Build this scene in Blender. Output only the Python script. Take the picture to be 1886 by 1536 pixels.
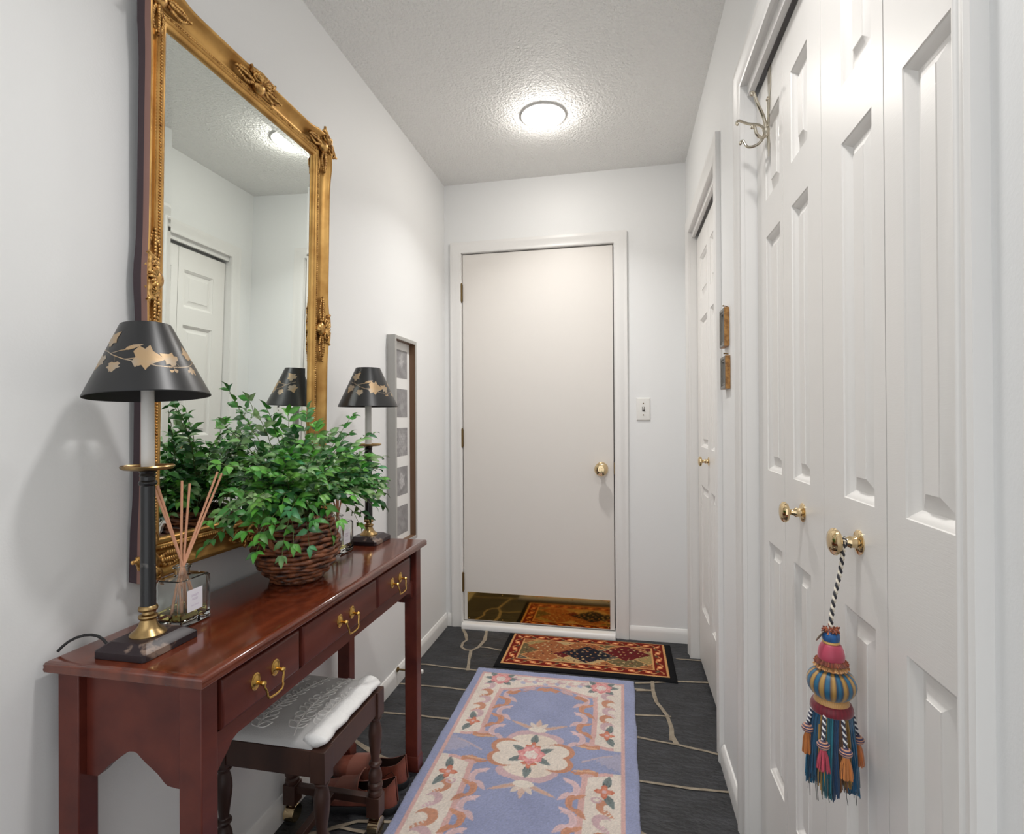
import bpy, bmesh, math, random
import numpy as np
from mathutils import Vector, Matrix

for o in list(bpy.data.objects):
    bpy.data.objects.remove(o, do_unlink=True)
S = bpy.context.scene
COL = S.collection
rnd = random.Random(7)
pi, sin, cos = math.pi, math.sin, math.cos

# ------------------------------------------------------------------ camera
XL, XR, YB, H = -0.960, 0.3255, 2.835, 2.44      # left wall, right wall, back wall, ceiling
cd = bpy.data.cameras.new('camera')
cam = bpy.data.objects.new('camera', cd)
COL.objects.link(cam)
S.camera = cam
yaw, pitch, roll = 0.2022, 0.0039, -0.0056
F = Vector((-sin(yaw)*cos(pitch), cos(yaw)*cos(pitch), sin(pitch)))
R = Vector((cos(yaw), sin(yaw), 0))
U = R.cross(F)
R2 = R*cos(roll) + U*sin(roll)
U2 = -R*sin(roll) + U*cos(roll)
M = Matrix((R2, U2, -F)).transposed().to_4x4()
M.translation = Vector((0, 0, 1.1402))
cam.matrix_world = M
cd.sensor_fit = 'HORIZONTAL'
cd.sensor_width = 36
cd.lens = 983.5/1886*36
cd.clip_start = 0.02

# ------------------------------------------------------------------ world, lights, exposure
w = bpy.data.worlds.new('world')
S.world = w
w.use_nodes = True
bg = w.node_tree.nodes['Background']
bg.inputs[0].default_value = (0.96, 0.98, 1.0, 1)
bg.inputs[1].default_value = 1.0
S.view_settings.view_transform = 'Standard'
S.view_settings.look = 'None'
S.view_settings.gamma = 1
S.view_settings.use_curve_mapping = False
S.view_settings.exposure = 0.40
LENS_E = 47.0            # radiance of the recessed light's lens
DOWN_W, DOWN_SPREAD, HALL_SPREAD = 4.4, 122, 140      # downward beam of the recessed lights
# a second recessed light of the same kind, in the ceiling above the top edge of the photo
hd = bpy.data.lights.new('hall_light', 'AREA')
hd.shape = 'DISK'
hd.size = 0.14
hd.spread = math.radians(HALL_SPREAD)
hd.energy = 5.8
hd.color = (1.0, 0.985, 0.97)
ho = bpy.data.objects.new('hall_light', hd)
ho.location = (0.02, 0.80, 2.425)
COL.objects.link(ho)


# ------------------------------------------------------------------ helpers: colour and materials
def s2l(c):
    return tuple(((v/255)/12.92 if v/255 <= 0.04045 else ((v/255+0.055)/1.055)**2.4) for v in c)


def mat(name, col=(200, 200, 200), rough=0.5, metal=0.0, noise=None, bump=None, attr=None, spec=0.5,
        coat=0.0, glass=False, emit=None, stretch=(1, 1, 1), sheen=0.0):
    m = bpy.data.materials.new(name)
    m.use_nodes = True
    nt = m.node_tree
    N, L = nt.nodes, nt.links
    b = N['Principled BSDF']
    c = s2l(col)
    b.inputs['Base Color'].default_value = (*c, 1)
    b.inputs['Roughness'].default_value = rough
    b.inputs['Metallic'].default_value = metal
    b.inputs['Specular IOR Level'].default_value = spec
    b.inputs['Coat Weight'].default_value = coat
    b.inputs['Coat Roughness'].default_value = 0.08
    b.inputs['Sheen Weight'].default_value = sheen
    if glass:
        b.inputs['Transmission Weight'].default_value = 1.0
        b.inputs['IOR'].default_value = 1.45
    if emit:
        b.inputs['Emission Color'].default_value = (*s2l(emit[0]), 1)
        b.inputs['Emission Strength'].default_value = emit[1]
    mp = None
    if noise or bump:
        tc = N.new('ShaderNodeTexCoord')
        mp = N.new('ShaderNodeMapping')
        mp.inputs['Scale'].default_value = stretch
        L.new(tc.outputs['Object'], mp.inputs['Vector'])
    src = None
    if attr:
        a = N.new('ShaderNodeAttribute')
        a.attribute_name = attr
        src = a.outputs['Color']
        L.new(src, b.inputs['Base Color'])
    if noise:                       # (colour2, scale, detail, lo, hi)
        n = N.new('ShaderNodeTexNoise')
        n.inputs['Scale'].default_value = noise[1]
        n.inputs['Detail'].default_value = noise[2]
        L.new(mp.outputs[0], n.inputs['Vector'])
        r = N.new('ShaderNodeMapRange')
        r.inputs[1].default_value, r.inputs[2].default_value = noise[3], noise[4]
        L.new(n.outputs['Fac'], r.inputs[0])
        mx = N.new('ShaderNodeMix')
        mx.data_type = 'RGBA'
        mx.inputs['A'].default_value = (*c, 1)
        if src:
            L.new(src, mx.inputs['A'])
        mx.inputs['B'].default_value = (*s2l(noise[0]), 1)
        L.new(r.outputs[0], mx.inputs['Factor'])
        L.new(mx.outputs['Result'], b.inputs['Base Color'])
    if bump:                        # (scale, detail, strength, distance)
        n = N.new('ShaderNodeTexNoise')
        n.inputs['Scale'].default_value = bump[0]
        n.inputs['Detail'].default_value = bump[1]
        L.new(mp.outputs[0], n.inputs['Vector'])
        bu = N.new('ShaderNodeBump')
        bu.inputs['Strength'].default_value = bump[2]
        bu.inputs['Distance'].default_value = bump[3]
        L.new(n.outputs['Fac'], bu.inputs['Height'])
        L.new(bu.outputs[0], b.inputs['Normal'])
    return m


M_WALL = mat('wall_paint', (234, 234, 233), 0.5, bump=(260, 3, 0.12, 0.002))
M_CEIL = mat('ceiling_texture', (244, 243, 240), 0.7, bump=(110, 3, 1.0, 0.010))
M_TRIM = mat('trim_paint', (232, 230, 227), 0.36)
M_DOOR = mat('door_paint', (230, 227, 223), 0.33, bump=(60, 3, 0.06, 0.002), stretch=(1, 1, 9))
M_DOORG = mat('entry_door_paint', (224, 219, 213), 0.42, bump=(40, 3, 0.05, 0.002))
M_SLATE = mat('slate', (34, 35, 38), 0.5, noise=((56, 57, 61), 9, 8, 0.42, 0.75), bump=(34, 9, 0.9, 0.008), stretch=(1, 2.2, 1))
M_GROUT = mat('grout', (158, 146, 128), 0.9, noise=((128, 116, 100), 40, 4, 0.35, 0.7), bump=(160, 4, 0.4, 0.002))
M_WOOD = mat('mahogany', (100, 44, 33), 0.38, noise=((78, 31, 25), 6, 6, 0.35, 0.7), coat=0.08, spec=0.35, stretch=(3, 0.6, 3))
M_WOODTOP = mat('polished_mahogany', (112, 50, 28), 0.17, noise=((82, 34, 21), 8, 7, 0.35, 0.68), coat=0.5, stretch=(5, 0.7, 0.5))
M_STOOLW = mat('dark_walnut', (70, 42, 31), 0.4, noise=((40, 21, 16), 10, 6, 0.35, 0.7), stretch=(1, 1, 0.4))
M_BRASS = mat('brass', (212, 172, 98), 0.2, 1.0)
M_ABRASS = mat('aged_brass', (182, 152, 104), 0.3, 1.0, noise=((120, 100, 72), 30, 3, 0.4, 0.75))
M_KNOB = mat('polished_brass', (226, 202, 160), 0.1, 1.0)
M_PLATE = mat('brass_mirror', (196, 160, 92), 0.07, 1.0)
M_HINGE = mat('dark_brass', (120, 100, 66), 0.35, 1.0)
M_NICKEL = mat('nickel', (196, 188, 172), 0.14, 1.0)
M_GOLD = mat('antique_gold', (204, 160, 94), 0.36, 0.8, noise=((164, 118, 60), 16, 5, 0.4, 0.75))
M_GOLDORN = mat('carved_gold', (212, 168, 102), 0.32, 0.8, noise=((128, 84, 40), 90, 3, 0.42, 0.66))
M_FRSIDE = mat('frame_side_stain', (134, 98, 88), 0.5)
M_FRBACK = mat('frame_back_board', (58, 42, 48), 0.6)
M_GLASSM = mat('mirror_silver', (232, 238, 234), 0.0, 1.0)
M_SHADE = mat('black_shade', (34, 34, 35), 0.36)
M_SHADEIN = mat('shade_lining', (26, 26, 27), 0.6)
M_LEAFGOLD = mat('gilt_ivy', (176, 148, 112), 0.42, 0.35, noise=((166, 152, 134), 30, 2, 0.4, 0.6))
M_MARBLE = mat('black_marble', (46, 36, 39), 0.34, noise=((132, 112, 100), 26, 9, 0.60, 0.66), spec=0.3)
M_COLMARB = mat('black_column', (28, 28, 29), 0.26, noise=((120, 116, 110), 24, 9, 0.60, 0.70))
M_CANDLE = mat('candle_sleeve', (206, 203, 198), 0.3)
M_BLACK = mat('black_rubber', (20, 20, 21), 0.5)
M_BASKET = mat('basket_rope', (138, 84, 54), 0.38, noise=((56, 31, 22), 38, 3, 0.42, 0.62), bump=(260, 3, 0.35, 0.002), stretch=(1, 1, 2.2))
M_LEAF = mat('leaf', attr='Col', rough=0.42)
M_STEM = mat('stem', (96, 106, 58), 0.5)
M_SOIL = mat('moss_filler', (30, 34, 20), 0.9)
M_GLASS = mat('clear_glass', (248, 252, 250), 0.0, glass=True)
M_OIL = mat('scent_oil', (238, 224, 140), 0.0, glass=True)
M_REED = mat('reed', (214, 158, 126), 0.65)
M_LABEL = mat('paper_label', (242, 240, 248), 0.5)
M_LILAC = mat('lilac_ink', (196, 178, 206), 0.6)
M_FABE = mat('brocade_relief', (228, 225, 222), 0.7, sheen=0.3)
M_FABG = mat('grey_brocade', (200, 198, 196), 0.75, bump=(420, 3, 0.35, 0.002), sheen=0.3)
M_FABLIT = mat('lit_white_fabric', (243, 242, 240), 0.8, bump=(70, 4, 0.5, 0.006))  # seat fabric with its overexposed brightness put into the colour
M_LEATHER = mat('brown_leather', (126, 66, 50), 0.42, noise=((74, 37, 28), 22, 4, 0.4, 0.72), bump=(180, 3, 0.25, 0.002))
M_TONGUE = mat('tongue_leather', (136, 84, 70), 0.45, bump=(180, 3, 0.2, 0.002))
M_LINING = mat('shoe_lining', (58, 34, 24), 0.8)
M_SOLE = mat('black_sole', (26, 26, 28), 0.6)
M_RUG = mat('rug_wool', attr='Col', rough=0.95, bump=(700, 3, 0.8, 0.004), sheen=0.35)
M_DMAT = mat('door_mat_pile', attr='Col', rough=0.95, spec=0.1)
M_SILVER = mat('silver_frame', (176, 174, 170), 0.42, 0.25, bump=(90, 4, 0.15, 0.002), stretch=(8, 8, 1))
M_MAT = mat('photo_mat', (235, 234, 231), 0.8)
M_BROWNIN = mat('brown_rabbet', (112, 82, 58), 0.5)
M_PRINT = mat('grey_print', (150, 147, 146), 0.7, attr='Col')
M_PLASTIC = mat('white_plastic', (230, 228, 223), 0.35)
M_DARK = mat('dark_gap', (24, 22, 21), 0.7)  # near-black; puts the shade of gaps and slots into the colour
M_PEWTER = mat('pewter', (120, 116, 110), 0.4, 0.6)
M_BURL = mat('gold_burl', (176, 128, 66), 0.45, noise=((128, 84, 36), 120, 4, 0.4, 0.65))
M_PIC = mat('small_picture', (120, 96, 84), 0.4, noise=((54, 42, 40), 60, 4, 0.4, 0.6))
M_TASSEL = mat('tassel_silk', attr='Col', rough=0.5, sheen=0.3)
M_TRIMWHITE = mat('downlight_trim', (205, 204, 201), 0.5)
M_LENS = mat('downlight_lens', (255, 255, 255), 0.5, emit=((255, 250, 243), LENS_E))


# ------------------------------------------------------------------ helpers: objects
def prop(o, label=None, cat=None, group=None, kind=None):
    if label:
        o['label'] = label
    if cat:
        o['category'] = cat
    if group:
        o['group'] = group
    if kind:
        o['kind'] = kind
    return o


def thing(name, label, cat, loc=(0, 0, 0), group=None, kind=None):
    o = bpy.data.objects.new(name, None)
    o.empty_display_size = 0.05
    o.location = loc
    COL.objects.link(o)
    return prop(o, label, cat, group, kind)


def kids(o):
    return [c for c in bpy.data.objects if c.parent == o]


def dup(root, loc, label, group=None):
    r = root.copy()
    COL.objects.link(r)
    r.location = loc
    prop(r, label, None, group)
    for ch in kids(root):
        c = ch.copy()
        COL.objects.link(c)
        c.parent = r
        for g in kids(ch):
            d = g.copy()
            COL.objects.link(d)
            d.parent = c
    return r


class B:
    """collects geometry in one bmesh (world coordinates, or local to the parent)"""
    def __init__(s):
        s.bm = bmesh.new()
        s.mi = 0

    def face(s, vs):
        try:
            f = s.bm.faces.new(vs)
            f.material_index = s.mi
            return f
        except ValueError:
            return None

    def v(s, p):
        return s.bm.verts.new(p)

    def poly(s, pts):
        return s.face([s.v(p) for p in pts])

    def box(s, x0, x1, y0, y1, z0, z1):
        v = [s.v((x, y, z)) for z in (z0, z1) for y in (y0, y1) for x in (x0, x1)]
        for f in ((0, 2, 3, 1), (4, 5, 7, 6), (0, 1, 5, 4), (2, 6, 7, 3), (0, 4, 6, 2), (1, 3, 7, 5)):
            s.face([v[i] for i in f])
        return s

    def rings(s, rings, closed=True, cap0=False, cap1=False):
        vr = [[s.v(p) for p in r] for r in rings]
        for a, b in zip(vr, vr[1:]):
            n = len(a)
            for i in range(n if closed else n-1):
                j = (i+1) % n
                s.face([a[i], a[j], b[j], b[i]])
        if cap0:
            s.face(vr[0][::-1])
        if cap1:
            s.face(vr[-1])
        return vr

    def lathe(s, prof, c=(0, 0, 0), seg=32, axis='z', cap0=True, cap1=True, sx=1, sy=1):
        rg = []
        for r, h in prof:
            ring = []
            for i in range(seg):
                a = 2*pi*i/seg
                x, y = r*cos(a)*sx, r*sin(a)*sy
                if axis == 'z':
                    p = (c[0]+x, c[1]+y, c[2]+h)
                elif axis == 'x':
                    p = (c[0]+h, c[1]+x, c[2]+y)
                else:
                    p = (c[0]+x, c[1]+h, c[2]+y)
                ring.append(p)
            rg.append(ring)
        s.rings(rg, True, cap0, cap1)
        return s

    def tube(s, pts, r, seg=8, cap=True):
        pts = [Vector(p) for p in pts]
        n = len(pts)
        if not hasattr(r, '__len__'):
            r = [r]*n
        rg = []
        up = None
        for i, p in enumerate(pts):
            t = (pts[min(i+1, n-1)]-pts[max(i-1, 0)])
            if t.length < 1e-9:
                t = Vector((0, 0, 1))
            t.normalize()
            if up is None:
                up = Vector((0, 0, 1)) if abs(t.z) < 0.9 else Vector((1, 0, 0))
            a = t.cross(up)
            if a.length < 1e-6:
                a = t.orthogonal()
            a.normalize()
            b = a.cross(t).normalized()
            up = b
            rg.append([p+(a*cos(2*pi*k/seg)+b*sin(2*pi*k/seg))*r[i] for k in range(seg)])
        s.rings(rg, True, cap, cap)
        return s

    def ball(s, c, r, sc=(1, 1, 1), seg=16, rg=10, rot=None):
        c = Vector(c)
        rr = []
        for i in range(1, rg):
            t = pi*i/rg
            ring = []
            for k in range(seg):
                a = 2*pi*k/seg
                p = Vector((sin(t)*cos(a)*sc[0], sin(t)*sin(a)*sc[1], -cos(t)*sc[2]))*r
                if rot:
                    p = rot @ p
                ring.append(c+p)
            rr.append(ring)
        vr = s.rings(rr)
        p0 = Vector((0, 0, -r*sc[2]))
        p1 = Vector((0, 0, r*sc[2]))
        if rot:
            p0, p1 = rot @ p0, rot @ p1
        a, b = s.v(c+p0), s.v(c+p1)
        for k in range(seg):
            j = (k+1) % seg
            s.face([a, vr[0][j], vr[0][k]])
            s.face([b, vr[-1][k], vr[-1][j]])
        return s

    def sweep(s, path, prof, fn, closed):
        """path: list of (a,b,ma,mb) base point and mitre vector; prof: list of (u,h)"""
        rg = [[fn(a+ma*u, b+mb*u, h) for u, h in prof] for a, b, ma, mb in path]
        if closed:
            rg.append(rg[0])
        vr = [[s.v(p) for p in r] for r in rg[:-1 if closed else None]]
        if closed:
            vr.append(vr[0])
        for p, q in zip(vr, vr[1:]):
            for i in range(len(prof)-1):
                s.face([p[i], p[i+1], q[i+1], q[i]])
        if not closed:
            s.face(vr[0][::-1])
            s.face(vr[-1])
        return s

    def obj(s, name, mats, parent=None, smooth=30, bevel=0, seg=2, loc=None, weld=True):
        bm = s.bm
        if weld:
            bmesh.ops.remove_doubles(bm, verts=bm.verts, dist=1e-6)
        bmesh.ops.recalc_face_normals(bm, faces=bm.faces)
        if smooth:
            for f in bm.faces:
                f.smooth = True
            lim = math.radians(smooth)
            for e in bm.edges:
                if len(e.link_faces) != 2 or e.calc_face_angle(0) > lim:
                    e.smooth = False
        me = bpy.data.meshes.new(name)
        bm.to_mesh(me)
        bm.free()
        for m in (mats if isinstance(mats, (list, tuple)) else [mats]):
            me.materials.append(m)
        o = bpy.data.objects.new(name, me)
        COL.objects.link(o)
        if parent:
            o.parent = parent
            q = parent
            off = Vector((0, 0, 0))
            while q:
                off += q.location
                q = q.parent
            if s_world.get('on', True):
                me.transform(Matrix.Translation(-off))
        if loc:
            o.location = loc
        if bevel:
            bv = o.modifiers.new('bevel', 'BEVEL')
            bv.width = bevel
            bv.segments = seg
            bv.limit_method = 'ANGLE'
            bv.angle_limit = math.radians(40)
        return o


s_world = {'on': True}          # geometry is given in world coordinates, parents are only moved


def colour_mesh(o, cols):
    """per-vertex colours (sRGB 0-255 array) into attribute Col"""
    me = o.data
    a = me.color_attributes.new('Col', 'FLOAT_COLOR', 'POINT')
    c = np.asarray(cols, float)/255
    lin = np.where(c <= 0.04045, c/12.92, ((c+0.055)/1.055)**2.4)
    out = np.ones((len(c), 4), np.float32)
    out[:, :3] = lin
    a.data.foreach_set('color', out.ravel())


# ------------------------------------------------------------------ room shell
YN = -0.35      # where the hall opens to the rest of the house, behind the camera
OP_NEAR = (0.588, 1.518, 2.025)     # near closet opening y0,y1,top
OP_FAR = (1.940, 2.657, 2.024)
DX0, DX1, DZ1 = -0.866, -0.030, 2.060   # entry door opening

fl = B()
fl.box(XL-0.15, XR+0.25, YN-1.2, YB+0.25, -0.08, 0.0)
fl.mi = 1


ZS = [0.0009]


def strip(pts, wd):
    ZS[0] += 0.00012
    z = ZS[0]
    n = len(pts)
    # densify with a slight wobble
    P = []
    for (x0, y0), (x1, y1) in zip(pts, pts[1:]):
        m = max(1, int(math.hypot(x1-x0, y1-y0)/0.04))
        for k in range(m):
            P.append(Vector((x0+(x1-x0)*k/m, y0+(y1-y0)*k/m)))
    P.append(Vector(pts[-1]))
    L, Rr = [], []
    for i, p in enumerate(P):
        t = (P[min(i+1, len(P)-1)]-P[max(i-1, 0)]).normalized()
        nn = Vector((-t.y, t.x))
        wl = wd*(0.8+0.45*rnd.random())
        off = (rnd.random()-0.5)*0.003
        L.append(fl.v((p.x+nn.x*(wl/2+off), p.y+nn.y*(wl/2+off), z)))
        Rr.append(fl.v((p.x-nn.x*(wl/2-off), p.y-nn.y*(wl/2-off), z)))
    for i in range(len(P)-1):
        fl.face([L[i], L[i+1], Rr[i+1], Rr[i]])


for pts, wd in [
    ([(-0.85, 2.79), (-0.82, 2.74), (-0.79, 2.66), (-0.80, 2.62), (-0.79, 2.57), (-0.76, 2.54), (-0.73, 2.544), (-0.705, 2.59), (-0.70, 2.68), (-0.72, 2.80)], 0.016),
    ([(-0.705, 2.59), (-0.66, 2.59), (-0.60, 2.572), (-0.45, 2.56)], 0.011),
    ([(-0.735, 2.545), (-0.715, 2.44), (-0.69, 2.337)], 0.014),
    ([(-0.96, 2.352), (-0.90, 2.358), (-0.80, 2.35), (-0.672, 2.346), (-0.5, 2.33), (-0.2, 2.31), (0.12, 2.311)], 0.011),
    ([(-0.96, 2.165), (-0.867, 2.167), (-0.75, 2.17), (-0.669, 2.168), (-0.3, 2.15), (0.05, 2.11), (0.178, 2.123)], 0.010),
    ([(-0.96, 1.935), (-0.80, 1.945), (-0.665, 1.944), (-0.3, 1.95), (0.049, 1.963), (0.12, 1.95), (0.183, 1.944), (0.36, 1.905)], 0.010),
    ([(-0.96, 1.76), (-0.827, 1.691), (-0.708, 1.656), (-0.5, 1.62)], 0.016),
    ([(0.245, 2.634), (0.40, 2.637)], 0.011),
    ([(0.05, 2.36), (0.235, 2.41), (0.40, 2.428)], 0.013),
    ([(0.125, 2.40), (0.121, 2.311), (0.13, 2.22), (0.163, 2.128), (0.172, 2.04), (0.168, 1.964)], 0.014),
    ([(0.054, 2.294), (0.121, 2.311)], 0.010),
    ([(0.168, 2.0), (0.183, 1.944)], 0.022),
    ([(-0.3, 1.74), (0.055, 1.726), (0.2, 1.722), (0.34, 1.728)], 0.010),
    ([(-0.3, 1.47), (0.045, 1.51), (0.10, 1.48), (0.34, 1.46)], 0.012),
    ([(-0.80, 1.36), (-0.74, 1.40), (-0.62, 1.42)], 0.012),
    ([(-0.90, 1.30), (-0.78, 1.37), (-0.70, 1.365)], 0.011),
    ([(-0.96, 1.12), (-0.6, 1.10), (-0.2, 1.13), (0.34, 1.10)], 0.012),
    ([(0.16, 1.46), (0.20, 1.25), (0.17, 1.10)], 0.012),
    ([(-0.96, 0.70), (-0.4, 0.72), (0.34, 0.66)], 0.012),
    ([(-0.40, 1.10), (-0.44, 0.90), (-0.40, 0.72)], 0.012),
    ([(-0.96, 0.2), (0.34, 0.24)], 0.012),
]:
    strip(pts, wd)
o = fl.obj('floor', [M_SLATE, M_GROUT], smooth=0, weld=False)
prop(o, 'black slate flagstone floor with irregular pale mortar joints', 'floor', kind='structure')

o = B().box(XL-0.15, XR+0.25, YN, YB+0.25, H, H+0.08).obj('ceiling', M_CEIL, smooth=0)
prop(o, 'pale grey textured ceiling of the hallway', 'ceiling', kind='structure')
o = B().box(XL-0.12, XL, YN, YB+0.2, 0, H).obj('wall_left', M_WALL, smooth=0)
prop(o, 'long white left wall behind the console table', 'wall', kind='structure')

wb = B()
wb.box(XL, DX0-0.0003, YB, YB+0.14, 0, H)
wb.box(DX1+0.0003, XR+0.2, YB, YB+0.14, 0, H)
wb.box(DX0-0.0003, DX1+0.0003, YB, YB+0.14, DZ1+0.0003, H)
wb.box(DX0-0.0003, DX1+0.0003, YB+0.09, YB+0.14, 0, DZ1+0.0003)
o = wb.obj('wall_back', M_WALL, smooth=0, weld=False)
prop(o, 'white end wall around the plain entry door', 'wall', kind='structure')

wr = B()
T = XR+0.14
J = 0.0121                      # the jamb boards line the rough openings
wr.box(XR, T, YN, OP_NEAR[0]-J, 0, H)
wr.box(XR, T, OP_NEAR[1]+J, OP_FAR[0]-J, 0, H)
wr.box(XR, T, OP_FAR[1]+J, YB, 0, H)
wr.box(XR, T, OP_NEAR[0]-J, OP_NEAR[1]+J, OP_NEAR[2]+J, H)
wr.box(XR, T, OP_FAR[0]-J, OP_FAR[1]+J, OP_FAR[2]+J, H)
wr.box(XR+0.10, T, OP_NEAR[0]-J, OP_NEAR[1]+J, 0, OP_NEAR[2]+J)
wr.box(XR+0.10, T, OP_FAR[0]-J, OP_FAR[1]+J, 0, OP_FAR[2]+J)
o = wr.obj('wall_right', M_WALL, smooth=0, weld=False)
prop(o, 'white right wall holding both closets', 'wall', kind='structure')

# baseboards
BBP = [(0, 0), (0.013, 0), (0.013, 0.045), (0.0115, 0.055), (0.008, 0.062), (0.005, 0.068), (0, 0.070)]


def baseboard(name, a, b, nrm, label):
    q = B()
    q.rings([[(p[0]+nrm[0]*t, p[1]+nrm[1]*t, z) for t, z in BBP] for p in (a, b)], True, True, True)
    o = q.obj(name, M_TRIM, smooth=40)
    prop(o, label, 'baseboard', kind='structure')


baseboard('baseboard_left', (XL, YN), (XL, YB-0.002), (1, 0), 'white baseboard along the left wall under the console table')
baseboard('baseboard_back', (0.034, YB), (XR-0.001, YB), (0, -1), 'white baseboard right of the entry door')
baseboard('baseboard_back_left', (XL+0.013, YB), (-0.925, YB), (0, -1), 'short stub of white baseboard left of the entry door')
baseboard('baseboard_right', (XR, 1.592), (XR, 1.860), (-1, 0), 'short white baseboard between the two closets')

# casings: profile (u outward from the inner edge, h off the wall)
def casing(q, path, wdt, fn):
    k = wdt/0.066
    prof = [(0, 0), (0, 0.010), (0.006*k, 0.013), (0.012*k, 0.012), (0.016*k, 0.0105), (0.034*k, 0.0125), (0.046*k, 0.016),
            (0.054*k, 0.0175), (0.060*k, 0.016), (0.066*k, 0.0155), (0.066*k, 0)]
    q.sweep(path, prof, fn, False)


def casing_obj(name, y0, y1, z1, wn, wf, fn, label, jd=0.05, jfn=None):
    q = B()
    path = [(y0, 0, -wn/0.066, 0), (y0, z1, -wn/0.066, 1), (y1, z1, wf/0.066, 1), (y1, 0, wf/0.066, 0)]
    casing(q, path, 0.066, fn)
    return q


q = casing_obj('trim_2', OP_NEAR[0], OP_NEAR[1], OP_NEAR[2], 0.034, 0.068, lambda a, b, h: (XR-h, a, b), '')
# jambs and track fascia
q.box(XR+0.0002, XR+0.099, OP_NEAR[1], OP_NEAR[1]+0.012, 0, OP_NEAR[2])
q.box(XR+0.0002, XR+0.099, OP_NEAR[0]-0.012, OP_NEAR[0], 0, OP_NEAR[2])
q.box(XR+0.0002, XR+0.099, OP_NEAR[0], OP_NEAR[1], OP_NEAR[2], OP_NEAR[2]+0.012)
q.box(XR+0.008, XR+0.022, OP_NEAR[0]+0.001, OP_NEAR[1]-0.001, 1.995, OP_NEAR[2])
o = q.obj('trim_2', M_TRIM, smooth=40)
prop(o, 'white moulded casing and jamb around the near four-leaf closet', 'door casing', kind='structure')

q = casing_obj('trim_3', OP_FAR[0], OP_FAR[1], OP_FAR[2], 0.074, 0.068, lambda a, b, h: (XR-h, a, b), '')
q.box(XR+0.0002, XR+0.099, OP_FAR[1], OP_FAR[1]+0.012, 0, OP_FAR[2])
q.box(XR+0.0002, XR+0.099, OP_FAR[0]-0.012, OP_FAR[0], 0, OP_FAR[2])
q.box(XR+0.0002, XR+0.099, OP_FAR[0], OP_FAR[1], OP_FAR[2], OP_FAR[2]+0.012)
q.box(XR+0.008, XR+0.022, OP_FAR[0]+0.001, OP_FAR[1]-0.001, 1.998, OP_FAR[2])
o = q.obj('trim_3', M_TRIM, smooth=40)
prop(o, 'white moulded casing and jamb around the far narrow closet', 'door casing', kind='structure')

q = B()
path = [(DX0+0.003, 0, -0.9, 0), (DX0+0.003, DZ1-0.004, -0.9, 0.9), (DX1-0.004, DZ1-0.004, 1, 0.9), (DX1-0.004, 0, 1, 0)]
casing(q, path, 0.066, lambda a, b, h: (a, YB-h, b))
q.box(DX0, DX0+0.005, YB-0.001, YB+0.09, 0, DZ1)
q.box(DX1-0.006, DX1, YB-0.001, YB+0.09, 0, DZ1)
q.box(DX0, DX1, YB-0.001, YB+0.09, DZ1-0.006, DZ1)
o = q.obj('trim_1', M_TRIM, smooth=40)
prop(o, 'white moulded casing around the plain entry door', 'door casing', kind='structure')
q = B()
q.rings([[(x, YB-0.040, 0), (x, YB-0.040, 0.018), (x, YB-0.034, 0.026), (x, YB-0.024, 0.029), (x, YB+0.08, 0.029), (x, YB+0.08, 0)] for x in (DX0+0.0055, DX1-0.0065)], True, True, True)
o = q.obj('trim_4', M_TRIM, smooth=40)
prop(o, 'white rounded sill under the entry door', 'door sill', kind='structure')

# ------------------------------------------------------------------ doors
d1 = thing('door_1', 'plain flat white entry door with brass kick plate at the end of the hall', 'door', (-0.45, YB+0.02, 0.033), kind='structure')
B().box(DX0+0.0085, DX1-0.0105, YB+0.004, YB+0.045, 0.035, DZ1-0.010).obj('door_slab', M_DOORG, d1, bevel=0.002)
B().box(DX0+0.0055, DX1-0.0065, YB+0.05, YB+0.06, 0.03, DZ1-0.007).obj('weather_strip', M_DARK, d1, smooth=0)  # near-black sheet behind the slab, standing for the shade in its gaps
q = B().box(-0.837, -0.064, YB+0.0015, YB+0.0038, 0.040, 0.190)
for x in (-0.828, -0.64, -0.45, -0.26, -0.073):
    for z in (0.048, 0.182):
        q.lathe([(0.0035, 0), (0.003, -0.001), (0.001, -0.0016)], (x, YB+0.0015, z), 10, 'y')
o = q.obj('kick_plate', M_PLATE, d1)
prop(o, 'polished brass kick plate')
for z in (1.838, 1.038, 0.245):
    q = B().tube([(DX0+0.004, YB-0.005, z-0.048), (DX0+0.004, YB-0.005, z+0.048)], 0.0065, 10)
    q.ball((DX0+0.004, YB-0.005, z+0.050), 0.005).ball((DX0+0.004, YB-0.005, z-0.050), 0.005)
    q.box(DX0+0.0055, DX0+0.011, YB-0.003, YB+0.0035, z-0.046, z+0.046)
    o = q.obj('hinge', M_HINGE, d1)
kz = 0.878
q = B()
q.lathe([(0.034, 0), (0.034, -0.003), (0.030, -0.008), (0.016, -0.012), (0.012, -0.016), (0.012, -0.032), (0.016, -0.036),
         (0.028, -0.042), (0.0345, -0.052), (0.0350, -0.058), (0.031, -0.066), (0.022, -0.070), (0.014, -0.071)], (-0.104, YB+0.004, kz), 40, 'y')
o = q.obj('door_knob', M_KNOB, d1)
prop(o, 'round brass entry knob with lock button')
q = B()
q.box(-0.108, -0.100, YB-0.077, YB-0.066, kz-0.012, kz+0.010)
q.lathe([(0.011, 0), (0.010, -0.004), (0.004, -0.0045)], (-0.104, YB-0.066, kz), 20, 'y')
q.obj('lock_button', M_KNOB, o, bevel=0.001)
B().box(DX1-0.0098, DX1-0.0062, YB-0.004, YB+0.02, 0.85, 0.91).obj('strike_plate', M_HINGE, d1)

PZ = [(0.268, 0.835), (1.010, 1.588), (1.680, 1.874)]


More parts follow.
